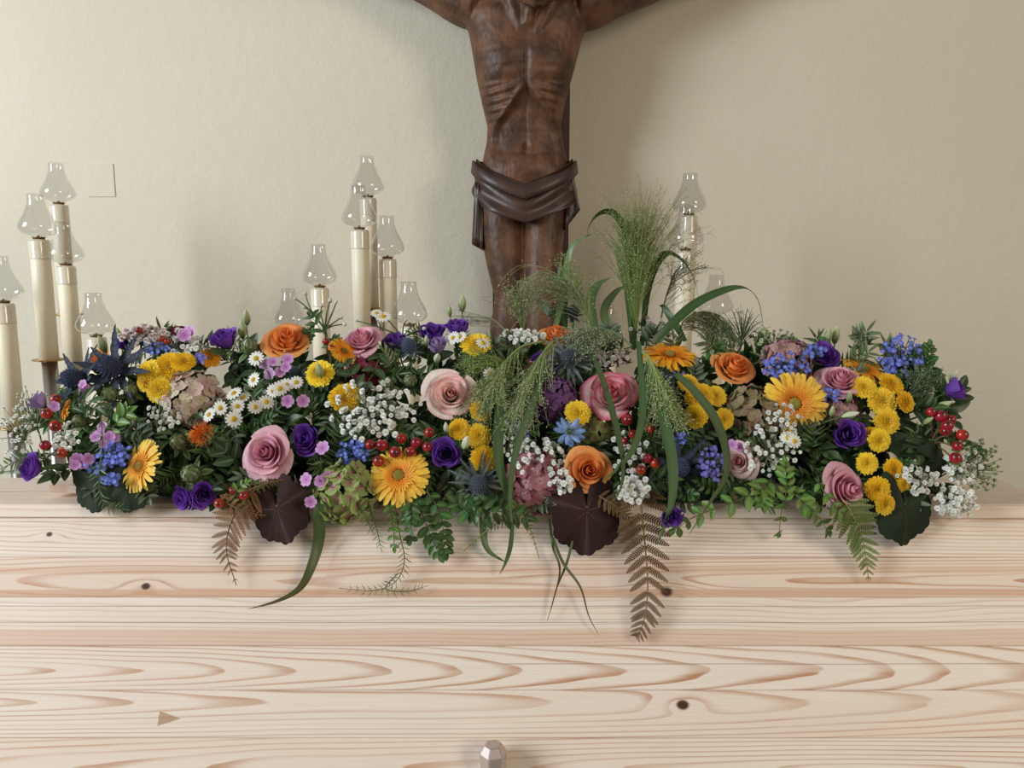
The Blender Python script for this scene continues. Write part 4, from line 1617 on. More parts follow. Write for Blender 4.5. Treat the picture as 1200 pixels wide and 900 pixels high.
SAFF = [
    ('safflower', 240, 512, 17, 0, 30, -0.006, 'orange safflower tuft above green buds'),
    ('safflower_bud', 209, 518, 16, -15, 30, -0.002, 'green safflower bud beside the orange tuft'),
    ('safflower_bud', 223, 555, 17, -5, 25, -0.010, 'green safflower bud above the two violet lisianthus'),
    ('safflower_bud', 128, 462, 14, -15, 40, -0.008, 'grey green safflower bud below the dark sea holly'),
    ('safflower_bud', 153, 457, 12, 5, 40, 0.0, 'grey green safflower bud beside the yellow button bunch'),
    ('safflower_bud', 292, 405, 15, 10, 60, 0.0, 'green safflower bud beside the violet cup'),
    ('safflower_bud', 453, 449, 13, -5, 40, 0.0, 'green safflower bud above the white gypsophila'),
    ('safflower_bud', 481, 446, 13, 10, 40, 0.004, 'green safflower bud beside the cream rose'),
    ('safflower_bud', 92, 493, 12, -20, 30, 0.0, 'green safflower bud near the pale phlox'),
    ('safflower_bud', 880, 520, 11, 0, 30, 0.01, 'olive safflower bud deep in the olive hydrangea'),
]
for k, x, y, r, yw, pt_, dY, lb in SAFF:
    place(k, 'safflower', lb, 'safflower', x, y, r, yw, pt_, dY)

BUDS = [
    ('bud_green', 121, 406, 13, -15, 65, 0.0, 'pale green lisianthus bud beside the dark sea holly'),
    ('bud_green', 139, 394, 10, 0, 75, 0.02, 'slim pale bud behind the sea holly'),
    ('bud_green', 284, 389, 13, -5, 80, 0.0, 'green lisianthus bud beside the violet cup'),
    ('bud_green', 289, 374, 11, 8, 80, 0.0, 'pointed green bud standing highest beside the orange rose'),
    ('bud_green', 375, 437, 13, -5, 60, -0.018, 'pale green bud in front of a yellow button flower'),
    ('bud_green', 542, 358, 12, 10, 82, 0.01, 'plump green bud above the violet lisianthus'),
    ('bud_green', 527, 366, 8, -15, 80, 0.01, 'slim green bud above the violet lisianthus'),
    ('bud_green', 500, 402, 9, 0, 75, -0.005, 'small green bud in front of the dark violet lisianthus'),
    ('bud_white', 512, 421, 11, 15, 40, -0.005, 'round pale bud above the cream rose'),
    ('bud_white', 523, 503, 9, -5, 70, -0.012, 'small white bud above the violet lisianthus with dark heart'),
    ('bud_white', 545, 521, 13, 25, 55, -0.022, 'creamy white bud in front of the yellow button column'),
    ('bud_white', 792, 603, 9, 60, 20, -0.016, 'pale bud inside the small violet flower by the brown fern'),
    ('bud_green', 894, 394, 11, 0, 75, 0.01, 'green bud standing among fine white blossoms'),
    ('bud_green', 970, 396, 12, -5, 80, 0.01, 'pair-standing green bud above the dark purple lisianthus'),
    ('bud_green', 979, 395, 12, 12, 80, 0.015, 'leaning green bud above the dark purple lisianthus'),
    ('bud_white', 993, 487, 12, 65, 20, -0.012, 'closed white bud above the violet lisianthus'),
    ('bud_green', 975, 484, 9, -10, 70, -0.008, 'small green bud beside the closed white bud'),
    ('bud_green', 995, 467, 9, 10, 80, -0.006, 'slim green bud below the pink rose'),
    ('bud_green', 1100, 477, 14, 55, 30, 0.006, 'large green bud below the outstretched violet lisianthus'),
    ('bud_white', 1117, 443, 10, 40, 65, 0.012, 'pale bud behind the outstretched violet lisianthus'),
    ('bud_lilac', 590, 436, 8, 0, 50, -0.008, 'tiny lilac bud among the feathery greenery'),
    ('bud_green', 1086, 494, 9, 30, 40, -0.006, 'small round green bud by the red berries'),
]
for k, x, y, r, yw, pt_, dY, lb in BUDS:
    place(k, 'flower_bud', lb, 'flower bud', x, y, r, yw, pt_, dY)

HYD = [
    ('hydrangea_cream', 224, 466, 37, -5, 22, 0.012, 'cream and dusky pink hydrangea head below the yellow bunch'),
    ('hydrangea_green', 405, 578, 38, -5, 6, 0.000, 'lime green hydrangea head with rosy centres beside the golden gerbera'),
    ('hydrangea_pink', 627, 565, 40, -4, 10, 0.012, 'dusky rose hydrangea head under the grass blades'),
    ('hydrangea_violet', 648, 466, 30, -3, 20, 0.004, 'dense violet hydrangea head below the sea holly star'),
    ('hydrangea_mauve', 924, 424, 32, 0, 40, 0.012, 'mauve hydrangea head sprinkled with forget-me-nots'),
    ('hydrangea_olive', 882, 486, 38, 0, 20, 0.014, 'olive and cream hydrangea head beside the large golden gerbera'),
    ('hydrangea_mauve', 985, 478, 24, 0, 30, 0.018, 'small mauve hydrangea head below the pink rose'),
    ('sedum', 425, 436, 30, 0, 30, 0.016, 'burgundy sedum head behind the white gypsophila'),
    ('hydrangea_green', 700, 505, 24, 10, 20, 0.018, 'small green hydrangea head behind the blue nigella'),
    ('sedum', 205, 397, 22, 0, 55, 0.022, 'dark red sedum head behind the white frothy blossoms'),
]
for k, x, y, r, yw, pt_, dY, lb in HYD:
    place(k, 'sedum' if k == 'sedum' else 'hydrangea', lb, 'sedum' if k == 'sedum' else 'hydrangea', x, y, r, yw, pt_, dY)

place('nigella', 'nigella', 'blue nigella with feathery green bracts beside a yellow button', 'nigella', 667, 507, 20, 4, 30, -0.006)


# ================================================================== SPRIGS OF SMALL BLOSSOMS
def sprig(name, label, cat, base, tips, blossom, size, part, mat, stem_col=G_STEM, stem_r=0.0006, seed=0, dY=0.0, base_dY=0.035, out=None, group=None, jit=0.012, parts=None, size_var=0.25):
    """base: pixel; tips: list of pixels (px, py[, dY]); blossoms sit on the tips of thin branching stems.
    parts: (mesh list) makes every blossom an object of its own"""
    R = random.Random(seed)
    P0 = surf(base[0], base[1], base_dY + dY)
    t = thing(name, label, cat, P0, group)
    sb, bb = MB(), MB()
    tp = []
    for q in tips:
        p = surf(q[0], q[1], dY + (q[2] if len(q) > 2 else R.uniform(-jit, jit)), 0.02)
        tp.append(p - P0)
    tp = np.array(tp)
    cen = tp.mean(0)
    fork = cen * 0.55
    sb.tube(spline([(0, 0, 0), fork * 0.5 + (0, 0, 0.004), fork], 6), [stem_r * 2.2] * 6, stem_col, 4)
    for p in tp:
        mid = fork * 0.45 + p * 0.55 + np.array([R.uniform(-1, 1), R.uniform(-1, 1), R.uniform(-0.5, 1)]) * 0.1 * np.linalg.norm(p - fork)
        sb.tube(spline([fork, mid, p], 5), np.linspace(stem_r * 1.5, stem_r, 5), stem_col, 3, False)
        d = (p - fork) / (np.linalg.norm(p - fork) + 1e-9) * 0.5 + np.array([R.uniform(-.5, .5), -0.9, R.uniform(-0.1, 0.7)])
        if out is not None:
            d = d * 0.4 + np.asarray(out)
        s = size * R.uniform(1 - size_var, 1 + size_var) * mpp(p + P0)
        M = T3(p) @ aim(d, R.uniform(0, 6.28)) @ S3(s)
        if parts:
            o = link(part, parts[0], t, M)
            if len(parts) > 1:
                link('disc', parts[1], o)
        else:
            bb.put(blossom[R.randrange(len(blossom))] if isinstance(blossom, list) else blossom, M)
    link('stems', sb.mesh('stems', M_STEM), t)
    if not parts:
        link(part, bb.mesh(part, mat), t, kind='stuff')
    return t


def cloud(cx, cy, rx, ry, n, seed, rot=0.0):
    R = random.Random(seed)
    out = []
    k = 0
    while len(out) < n:
        a, q = k * 2.39996 + R.uniform(-0.4, 0.4), math.sqrt((k + 0.5) / n) * R.uniform(0.85, 1.12)
        k += 1
        x, y = q * rx * math.cos(a), q * ry * math.sin(a)
        out.append((cx + x * math.cos(rot) - y * math.sin(rot), cy + x * math.sin(rot) + y * math.cos(rot)))
    return out


def puff(c_edge, c_mid, seed):
    """tiny double blossom of gypsophila"""
    R = random.Random(seed)
    b = MB()
    for lay, (n, lift, ln) in enumerate(((7, -0.15, 1.0), (6, 0.5, 0.85), (4, 1.0, 0.6))):
        for i in range(n):
            M = R3('Z', i * 2 * math.pi / n + lay * 0.5 + R.uniform(-.2, .2)) @ R3('Y', -lift)
            b.grid(lambda U, V: (0.08 + 0.9 * ln * V, U * 0.42 * np.sin(0.5 + V * 1.9), 0.12 * V * V), 3, 3, lambda U, V: cmix(lin(c_mid), lin(c_edge), V * 1.4), M)
    b.ball(0.30, lin((150, 165, 110)), 5, 4, T3((0, 0, -0.25)), 1.2)
    return b


PUFF = [puff((252, 252, 250), (222, 226, 208), 1), puff((250, 250, 248), (214, 220, 200), 2)]
PUFF_DULL = [puff((232, 226, 222), (196, 182, 180), 3), puff((222, 206, 206), (172, 146, 150), 4)]
GREENW = [puff((214, 220, 196), (150, 168, 112), 5), puff((190, 200, 160), (140, 156, 100), 6)]
BUDW = MB().ball(0.7, lin((220, 226, 206)), 6, 5, None, 1.2)

GYPS = [
    ((440, 500), cloud(432, 480, 46, 36, 89, 1), PUFF, 5.6, -0.012, 'large white gypsophila cloud above the golden gerbera and red berries'),
    ((455, 485), cloud(462, 480, 30, 26, 23, 22), PUFF, 5.2, -0.006, 'loose white gypsophila reaching from the large cloud to the cream rose'),
    ((180, 500), cloud(192, 484, 20, 22, 37, 2), PUFF, 4.0, 0.002, 'white gypsophila between yellow bunch and golden gerbera'),
    ((170, 420), cloud(170, 394, 30, 12, 87, 3), PUFF_DULL, 5.4, 0.004, 'frothy dull white gypsophila along the crest above the yellow bunch'),
    ((205, 420), cloud(212, 402, 24, 16, 58, 4), PUFF, 4.6, 0.004, 'fine white gypsophila behind the small orange gerbera'),
    ((40, 535), cloud(22, 500, 22, 36, 49, 5), PUFF, 3.6, 0.004, 'airy white gypsophila drifting past the outer candle'),
    ((50, 525), cloud(38, 480, 26, 30, 37, 6), [BUDW], 3.2, 0.008, 'airy gypsophila in bud before the steel candle posts'),
    ((75, 530), cloud(76, 512, 18, 16, 26, 7), PUFF, 4.6, -0.006, 'white gypsophila among the red berries at the outer tip'),
    ((610, 415), cloud(612, 394, 26, 9, 43, 8), PUFF, 4.8, 0.006, 'white gypsophila along the crest beside the orange rose'),
    ((640, 545), cloud(633, 535, 32, 24, 63, 9), PUFF, 4.8, -0.008, 'white gypsophila scattered over the dusky rose hydrangea'),
    ((655, 575), cloud(658, 562, 16, 18, 31, 10), PUFF, 5.0, -0.010, 'white gypsophila between the dusky hydrangea and orange rose'),
    ((745, 560), cloud(743, 574, 20, 15, 66, 11), PUFF, 5.2, -0.016, 'dense white gypsophila ball above the brown fern'),
    ((735, 545), cloud(738, 530, 22, 28, 37, 12), PUFF, 4.6, -0.006, 'white gypsophila around the red berries beside the crimson-edged rose'),
    ((725, 430), cloud(716, 419, 24, 9, 49, 13), PUFF_DULL, 4.0, 0.006, 'dull white gypsophila above the crimson-edged rose'),
    ((895, 530), cloud(902, 528, 34, 30, 58, 14), PUFF, 4.6, -0.008, 'white gypsophila below the large golden gerbera'),
    ((915, 505), cloud(920, 490, 22, 20, 26, 15), PUFF, 4.4, -0.022, 'white gypsophila scattered over the petals of the large golden gerbera'),
    ((1070, 560), cloud(1078, 562, 26, 18, 43, 16), PUFF, 4.8, -0.008, 'white gypsophila beside the lower yellow bunch'),
    ((1095, 570), cloud(1120, 588, 26, 18, 75, 17), PUFF, 4.8, 0.0, 'white gypsophila at the outer tip lying on the lid edge'),
    ((1095, 560), cloud(1128, 548, 24, 22, 60, 18), PUFF, 4.4, 0.006, 'white gypsophila stretching past the dark red berries'),
    ((1100, 560), cloud(1152, 545, 22, 32, 63, 19), GREENW, 4.2, 0.008, 'greenish white blossom spray reaching out farthest over the bare wood'),
    ((900, 420), cloud(908, 396, 30, 11, 58, 20), GREENW, 3.2, 0.012, 'fine greenish gypsophila above the mauve hydrangea'),
    ((775, 400), cloud(768, 385, 30, 14, 43, 21), PUFF_DULL, 3.6, 0.03, 'dull gypsophila behind the tilted orange gerbera'),
    ((600, 520), cloud(598, 512, 18, 26, 31, 23), PUFF, 3.6, 0.0, 'white gypsophila behind the drooping grass plume'),
]
for i, (bs, tips, bl, sz, dY, lb) in enumerate(GYPS):
    sprig('gypsophila_sprig', lb, 'gypsophila', bs, tips, bl, sz * 0.66, 'blossoms', M_PETAL, lin((110, 124, 84)), 0.0004, 100 + i, dY, base_dY=0.03)

FORGET = [
    ((190, 425), cloud(188, 408, 22, 9, 30, 31), BL_FORGET, 4.2, 0.002, 'blue forget-me-not sprig above the yellow bunch'),
    ((230, 435), cloud(233, 420, 8, 7, 12, 32), BL_FORGET_V, 4.2, 0.0, 'violet blue forget-me-not sprig beside the small orange gerbera'),
    ((140, 560), cloud(134, 532, 20, 14, 55, 33), BL_FORGET, 4.6, -0.010, 'blue forget-me-not sprig beside the sideways golden gerbera'),
    ((110, 560), cloud(112, 546, 14, 9, 21, 34), BL_FORGET, 4.2, -0.008, 'blue forget-me-not sprig over the dark leaf'),
    ((130, 575), cloud(131, 562, 11, 7, 19, 35), BL_FORGET, 4.6, -0.012, 'blue forget-me-not sprig under the sideways golden gerbera'),
    ((415, 545), cloud(414, 531, 18, 16, 60, 36), BL_FORGET, 4.0, -0.006, 'blue forget-me-not sprig below the large gypsophila cloud'),
    ((610, 540), cloud(610, 507, 9, 16, 19, 37), BL_FORGET_V, 4.0, 0.0, 'blue forget-me-not sprig behind the long grass blade'),
    ((835, 565), cloud(834, 542, 18, 20, 46, 38), BL_FORGET_V, 4.4, -0.010, 'violet blue forget-me-not sprig beside the small pale rose'),
    ((800, 530), cloud(797, 513, 9, 8, 14, 39), BL_FORGET, 4.0, -0.008, 'blue forget-me-not sprig above the shadowy sea holly'),
    ((925, 440), cloud(922, 428, 30, 16, 62, 40), BL_FORGET, 4.6, -0.010, 'blue forget-me-not sprig over the mauve hydrangea'),
    ((955, 430), cloud(955, 410, 12, 8, 15, 41), BL_FORGET, 4.6, -0.014, 'blue forget-me-not sprig over the dark purple lisianthus'),
    ((965, 475), cloud(976, 463, 12, 9, 15, 42), BL_FORGET, 4.2, -0.014, 'blue forget-me-not sprig below the pink rose'),
    ((1050, 450), cloud(1056, 416, 26, 24, 79, 43), BL_FORGET, 4.6, 0.004, 'blue forget-me-not sprig standing out against the wall'),
    ((720, 500), cloud(790, 440, 14, 18, 34, 44), BL_FORGET_V, 4.2, 0.006, 'violet forget-me-not sprig behind the green drooping plume'),
]
for i, (bs, tips, bl, sz, dY, lb) in enumerate(FORGET):
    sprig('forget_me_not_sprig', lb, 'forget-me-not', bs, tips, bl, sz * 0.68, 'blossoms', M_PETAL, G_MID, 0.0005, 200 + i, dY)

PHLOX = [
    ((125, 530), [(120, 500), (112, 512), (128, 512), (122, 520), (134, 513), (117, 507)], 8, 'pale lilac phlox above the forget-me-nots'),
    ((95, 560), [(90, 538), (97, 543), (103, 538), (88, 545)], 8, 'pale lilac phlox near the red berries and dark leaf'),
    ((100, 465), [(100, 456), (97, 450), (64, 476)], 7, 'lilac phlox florets beside the reaching sea holly'),
    ((325, 445), [(320, 424), (316, 438), (335, 430), (328, 436), (310, 427), (337, 421)], 8, 'lilac phlox below the orange rose'),
    ((345, 480), [(355, 470), (337, 470)], 9, 'pair of pink phlox florets beside the daisies'),
    ((385, 545), [(378, 525)], 10, 'pink phlox floret in front of the violet lisianthus'),
    ((380, 580), [(384, 560), (376, 564), (391, 562), (359, 562), (364, 588)], 9, 'bright pink phlox in front of the lime green hydrangea'),
    ((225, 400), [(222, 389), (216, 393)], 9, 'pale pink phlox on the crest above the yellow bunch'),
    ((860, 530), [(858, 521), (866, 524)], 7, 'pale violet phlox above the small pale rose'),
]
for i, (bs, tips, sz, lb) in enumerate(PHLOX):
    sprig('phlox_sprig', lb, 'phlox', bs, tips, None, sz * 0.9, 'blossom', None, G_MID, 0.0007, 300 + i, -0.014, parts=[ME_PHLOX], jit=0.004, size_var=0.1)

DAISY = [
    ((285, 510), [(274, 461), (258, 478), (245, 486), (278, 476), (274, 491), (299, 477), (312, 471), (285, 466)], 9.5, 'cluster of white daisies with yellow hearts above the dusty pink rose'),
    ((325, 480), [(300, 420), (328, 455), (347, 448), (335, 451), (320, 458), (297, 445)], 9, 'white daisies tilted upward below the lilac phlox'),
    ((575, 460), [(574, 438), (566, 402), (531, 396), (539, 395)], 9, 'white daisies in the feathery greenery beside the crest'),
    ((930, 530), [(931, 517), (923, 513)], 8, 'small white daisies below the large golden gerbera'),
]
for i, (bs, tips, sz, lb) in enumerate(DAISY):
    sprig('daisy_sprig', lb, 'daisy', bs, tips, None, sz, 'blossom', None, G_MID, 0.0008, 400 + i, -0.014, parts=[ME_DAISY, ME_DAISY_DISC], jit=0.006, size_var=0.1)
# daisies standing tall in front of the candles
sprig('daisy_sprig', 'tall daisy stems in bud rising in front of the middle candles', 'daisy', (385, 420), [(346, 350), (358, 344), (357, 360), (394, 354), (387, 352), (400, 372), (404, 380), (377, 358)], [BUDW], 3.2, 'buds', M_PETAL, lin((70, 92, 54)), 0.0009, 450, 0.0, jit=0.02)
sprig('daisy_sprig', 'white daisy standing alone in front of the candle beside the crucifix', 'daisy', (450, 420), [(441, 367), (449, 371)], None, 8, 'blossom', None, lin((70, 92, 54)), 0.0008, 451, 0.0, parts=[ME_DAISY, ME_DAISY_DISC], out=(0.1, -0.5, 0.7))
sprig('daisy_sprig', 'thin green flower stems rising in front of the shortest candle', 'daisy', (470, 415), [(455, 375), (476, 375), (487, 378), (418, 376), (497, 385), (505, 380)], [BUDW], 3.0, 'buds', M_PETAL, lin((70, 92, 54)), 0.0008, 452, 0.0, jit=0.015)


# berries
HYP = [
    ((75, 520), [(65, 468, 6), (55, 485, 6.5), (65, 499, 7), (53, 522, 6), (73, 531, 6)], 'red berry sprig at the outer tip below the lilac bud'),
    ((275, 600), [(257, 590, 6), (286, 581, 5.5), (273, 575, 4.5)], 'red berry sprig with green leaves above the reddish brown fern'),
    ((475, 550), [(471, 514, 6), (488, 519, 6.5), (503, 507, 6), (463, 530, 7), (444, 541, 7), (482, 529, 6), (501, 524, 6), (448, 522, 7), (434, 521, 6)], 'red berry sprig above the golden gerbera'),
    ((750, 560), [(735, 492, 6.5), (742, 509, 5.5), (759, 537, 5.5), (768, 543, 6.5), (751, 551, 6), (763, 503, 5), (732, 517, 4.5)], 'red berry sprig below the crimson-edged rose'),
    ((1090, 520), [(1102, 488, 7.5), (1110, 499, 7), (1127, 510, 7), (1120, 537, 7), (1122, 523, 6), (1091, 483, 5.5), (1114, 492, 6), (1108, 505, 6)], 'dark red berry sprig at the tip beside the outstretched violet lisianthus'),
    ((388, 428), [(388, 407, 4.5), (382, 400, 4)], 'small red berries beside the sideways gerbera'),
    ((165, 410), [(163, 387, 4), (190, 397, 4), (196, 400, 4)], 'small dark red berries in the frothy white crest'),
]
for i, (bs, rows, lb) in enumerate(HYP):
    R = random.Random(500 + i)
    P0 = surf(bs[0], bs[1], 0.02)
    t = thing('berry_sprig', lb, 'berries', P0)
    sb = MB()
    fork = None
    for x, y, r in rows:
        p = surf(x, y, -0.016 + R.uniform(-0.004, 0.004)) - P0
        s = r * mpp(p + P0)
        d = np.array([R.uniform(-.5, .5), -0.8, R.uniform(0.0, 0.9)])
        d /= np.linalg.norm(d)
        back = p - d * s * 0.9
        sb.tube(spline([(0, 0, 0), back * 0.55 + (0, 0.004, 0.004), back], 6), np.linspace(0.0014, 0.0008, 6), lin((104, 84, 52)), 5)
        o = link('berry', ME_BERRY, t, T3(p) @ aim(d, R.uniform(0, 6)) @ S3(s))
        link('sepals', ME_BCAL, o)
    link('stems', sb.mesh('stems', M_STEM), t)

# ================================================================== GREENERY
def ribbon(path3, width, col0, col1, normals=None, fold=0.25, tip=0.25, twist=0.0, base_w=0.6, nu=5):
    """long grass blade: folded strip along a 3D path"""
    P = np.asarray(path3)
    n = len(P)
    T = np.gradient(P, axis=0)
    T /= np.linalg.norm(T, axis=1, keepdims=True)
    view = P - CAM
    view /= np.linalg.norm(view, axis=1, keepdims=True)
    A = np.cross(T, np.array([0.15, -1.0, 0.25]))
    A /= np.linalg.norm(A, axis=1, keepdims=True)
    N = np.cross(A, T)
    s = np.linspace(0, 1, n)
    w = width * 0.5 * np.minimum(base_w + (1 - base_w) * s / 0.25, 1.0) * np.clip((1 - s) / tip, 0, 1) ** 0.7
    tw = twist * s * 2
    b = MB()
    us = np.linspace(-1, 1, nu)
    V, C = [], []
    for i in range(n):
        a = A[i] * math.cos(tw[i]) + N[i] * math.sin(tw[i])
        m = -A[i] * math.sin(tw[i]) + N[i] * math.cos(tw[i])
        for u in us:
            V.append(P[i] + a * u * w[i] + m * fold * abs(u) * w[i])
            C.append(cmix(col0, col1, np.array(s[i])) * (1.25 if abs(u) < 0.2 else 1.0))
    b.add(V, grid_faces(nu, n), np.array(C))
    return b


BLADES = [  # pixel path with depth offset, width px, tone, label
    ([(648, 395, .03), (660, 345, .03), (664, 315, .03), (672, 287, .03), (702, 270, .03)], 9, 1, 'grass blade bending over beside the carved thigh'),
    ([(664, 400, .04), (658, 350, .04), (656, 318, .04), (660, 292, .045)], 7, 0, 'upright grass blade touching the carved leg'),
    ([(742, 410, .03), (743, 320, .03), (738, 285, .03), (722, 252, .03), (704, 249, .03), (690, 265, .03), (686, 294, .03)], 9, 0, 'grass blade making a high arch above the plumes'),
    ([(742, 408, .035), (737, 340, .035), (727, 305, .035), (717, 278, .04)], 12, 1, 'broad grass blade within the tallest plume'),
    ([(765, 402, .0), (785, 382, -.005), (815, 356, -.01), (850, 340, -.01), (873, 338, -.01), (888, 352, -.01), (895, 386, -.005)], 12, 0, 'long arching grass blade crossing in front of the low candle'),
    ([(752, 405, .03), (758, 345, .03), (768, 312, .03), (782, 297, .03), (800, 306, .025), (812, 325, .02), (818, 350, .015), (818, 388, .01)], 10, 0, 'grass blade hooked over in front of the grassy candle'),
    ([(803, 400, .01), (790, 378, .01), (778, 360, .01), (772, 358, .01)], 9, 0, 'short bent grass blade at the foot of the candle'),
    ([(655, 372, .05), (640, 360, .05), (630, 345, .055)], 12, 0, 'short dark blade before the carved shins'),
    ([(700, 395, .03), (692, 355, .03), (700, 335, .03), (716, 325, .03)], 12, 1, 'folded pale blade between the plumes'),
    ([(715, 398, .03), (708, 365, .03), (722, 342, .03), (738, 334, .03)], 10, 1, 'second folded blade between the plumes'),
    ([(766, 432, -.02), (775, 480, -.03), (784, 520, -.035), (788, 555, -.035), (786, 590, -.03), (776, 622, -.02), (768, 640, -.015)], 15, 2, 'broad hanging grass blade over the small violet flower'),
    ([(792, 438, -.02), (815, 460, -.03), (838, 492, -.035), (850, 528, -.035), (849, 560, -.035), (832, 588, -.03), (805, 630, -.02)], 13, 2, 'hanging grass blade sweeping past the small pale rose'),
    ([(694, 415, -.02), (708, 450, -.025), (718, 485, -.03), (725, 515, -.03), (730, 545, -.03), (726, 575, -.03), (708, 600, -.03)], 9, 2, 'thin hanging blade in front of the crimson-edged rose'),
    ([(748, 400, .0), (752, 450, -.025), (752, 490, -.03), (742, 525, -.03), (722, 550, -.03), (706, 564, -.03)], 10, 2, 'hanging blade curling towards the orange rose'),
    ([(640, 425, -.02), (625, 470, -.03), (610, 510, -.03), (600, 550, -.03), (598, 590, -.03), (601, 618, -.02)], 9, 2, 'hanging blade under the drooping plume'),
    ([(592, 440, -.01), (585, 490, -.02), (584, 540, -.025), (594, 580, -.025), (600, 600, -.02)], 13, 2, 'broad dark blade beside the yellow button column'),
    ([(372, 560, .0), (374, 600, -.005), (373, 635, -.003), (363, 668, -.002), (350, 690, .0), (325, 704, .004), (290, 714, .008)], 15, 3, 'long grass blade hanging from the lime green hydrangea onto the lid'),
    ([(566, 590, .0), (566, 622, -.003), (572, 645, 0), (594, 660, .004)], 9, 2, 'short dark blade curling on the lid under the sea holly'),
    ([(601, 610, -.015), (598, 640, -.01), (592, 660, -.004), (585, 674, .004)], 6, 2, 'narrow blade tip pointing down the lid'),
    ([(644, 608, .0), (648, 640, -.004), (656, 668, 0), (648, 705, .004), (640, 731, .008)], 4, 3, 'thin grass stalk hanging from the brown leaf'),
    ([(672, 630, -.005), (664, 660, -.008), (652, 690, 0), (641, 730, .004)], 4, 3, 'thin crossing grass stalk on the lid'),
    ([(648, 630, -.004), (660, 660, -.012), (680, 688, -.004), (690, 722, .002), (704, 748, .008)], 4, 3, 'thin grass stalk curving outward on the lid'),
    ([(0, 554, .0), (30, 552, -.004), (60, 548, 0), (85, 544, .01)], 5, 1, 'green grass stem lying over the lid behind the violet lisianthus'),
    ([(548, 500, .0), (572, 475, -.02), (590, 455, -.02), (620, 430, -.01)], 10, 2, 'slanting blade beside the cream rose'),
]
BT = [(lin((58, 86, 44)), lin((66, 92, 46))), (lin((104, 128, 82)), lin((98, 120, 74))), (lin((76, 102, 66)), lin((98, 122, 78))), (lin((74, 98, 54)), lin((96, 96, 58)))]
for path, w, tn, lb in BLADES:
    P = np.array([surf(x, y, d) for x, y, d in path])
    P = spline(P, 30)
    k = mpp(P[0])
    c0, c1 = BT[tn]
    org = P[0].copy()
    b = ribbon(P, w * k, c0, c1, twist=0.4 if tn else 0.7, tip=0.8 if tn == 3 else 0.5, fold=0.14)
    for i, v in enumerate(b.v):
        b.v[i] = v - org
    o = link('grass_blade', b.mesh('grass_blade', M_LEAF))
    o.location = tuple(org)
    tag(o, lb, 'grass blade')


# fountain grass: many fine strands with tiny seeds
def plume(label, base, dirs, n, seed, strand_len, spread, droop=0.0, col=None, seed_col=None, wid=0.00032, dY=0.0, seeds=6, fwd=0.0):
    """base: list of pixel points of the stalk (last = where strands fan out); dirs: mean direction in pixels (dx, dy)"""
    R = random.Random(seed)
    col = lin((120, 150, 84)) if col is None else col
    seed_col = lin((150, 150, 100)) if seed_col is None else seed_col
    S = spline(np.array([surf(x, y, dY + (q[0] if q else 0.0)) for x, y, *q in base]), 24)
    org = S[0].copy()
    t = thing('fountain_grass_plume', label, 'grass plume', org)
    kk = mpp(S[-1])
    sb, fb, gb = MB(), MB(), MB()
    sb.tube(S - org, np.linspace(0.0016, 0.0009, 24), col * 0.9, 5)
    dm = np.array([dirs[0], -fwd, -dirs[1]], float)
    dm /= np.linalg.norm(dm)
    for i in range(n):
        q = R.random()
        start = S[int(lerp(6, 23, q ** 0.7))]
        d = dm + np.array([R.gauss(0, spread), R.gauss(0, spread * 0.7), R.gauss(0, spread * 0.45)])
        d /= np.linalg.norm(d)
        L = strand_len * kk * R.uniform(0.55, 1.08)
        s = np.linspace(0, 1, 7)[:, None]
        side = np.array([R.uniform(-1, 1), R.uniform(-1, 1), 0]) * 0.10 * L
        g = np.array([0, 0, -1.0]) * droop * L
        mid = dm * (1 - s) * 0.35 * L * s
        P = start + d * L * s + mid + side * s ** 2 + g * s ** 2.2 - org
        fb.tube(P, np.linspace(wid * 1.2, wid * 0.6, 7), cmix(col, seed_col, np.array(R.random() * 0.6)), 3, False)
        for _ in range(seeds):
            u = R.uniform(0.45, 1.0)
            p = np.array([np.interp(u, s[:, 0], P[:, c]) for c in range(3)])
            off = np.array([R.gauss(0, 1), R.gauss(0, 1), R.gauss(0, 1)]) * 0.0032 * (0.3 + u)
            fb.tube([p, p + off * 0.6, p + off], [wid * 0.7, wid * 0.6, wid * 0.5], col, 3, False)
            gb.ball(0.00075, cmix(seed_col, lin((206, 204, 164)), np.array(R.random())), 4, 3, T3(p + off) @ aim(off + 1e-6), 1.7)
    link('stalk', sb.mesh('stalk', M_STEM), t)
    link('strands', fb.mesh('strands', M_STRAND), t, kind='stuff')
    if gb.n:
        link('seeds', gb.mesh('seeds', M_STRAND), t, kind='stuff')
    return t


GP = lin((134, 158, 92))
plume('tallest upright bright green fountain grass plume', [(746, 408, .03), (745, 385, .03), (744, 350, .03), (742, 318, .03)], (0.0, -1), 430, 1, 92, 0.20, 0.0, lin((128, 162, 78)), lin((150, 150, 104)), seeds=4)
plume('upper haze of fountain grass between figure and candle', [(744, 395, .035), (745, 350, .035), (746, 310, .035)], (0.10, -1), 150, 2, 105, 0.42, 0.0, lin((134, 150, 90)), lin((160, 146, 104)), seeds=6)
plume('fan-shaped fountain grass tuft before the carved shins', [(614, 402, .03), (613, 385, .03), (612, 368, .03)], (-0.10, -1), 95, 3, 64, 0.42, 0.22, lin((124, 142, 92)), lin((164, 162, 124)), seeds=3)
plume('arching fountain grass strands sweeping over the carved legs', [(690, 400, .03), (683, 360, .03), (668, 330, .03)], (-1.0, -0.65), 80, 4, 96, 0.26, 0.60, lin((136, 154, 100)), lin((174, 168, 128)), seeds=3)
plume('pale fountain grass bundle between blade and figure', [(697, 402, .025), (690, 372, .025), (680, 345, .025)], (-0.35, -1), 90, 5, 80, 0.32, 0.25, lin((132, 154, 94)), lin((168, 164, 120)), seeds=3)
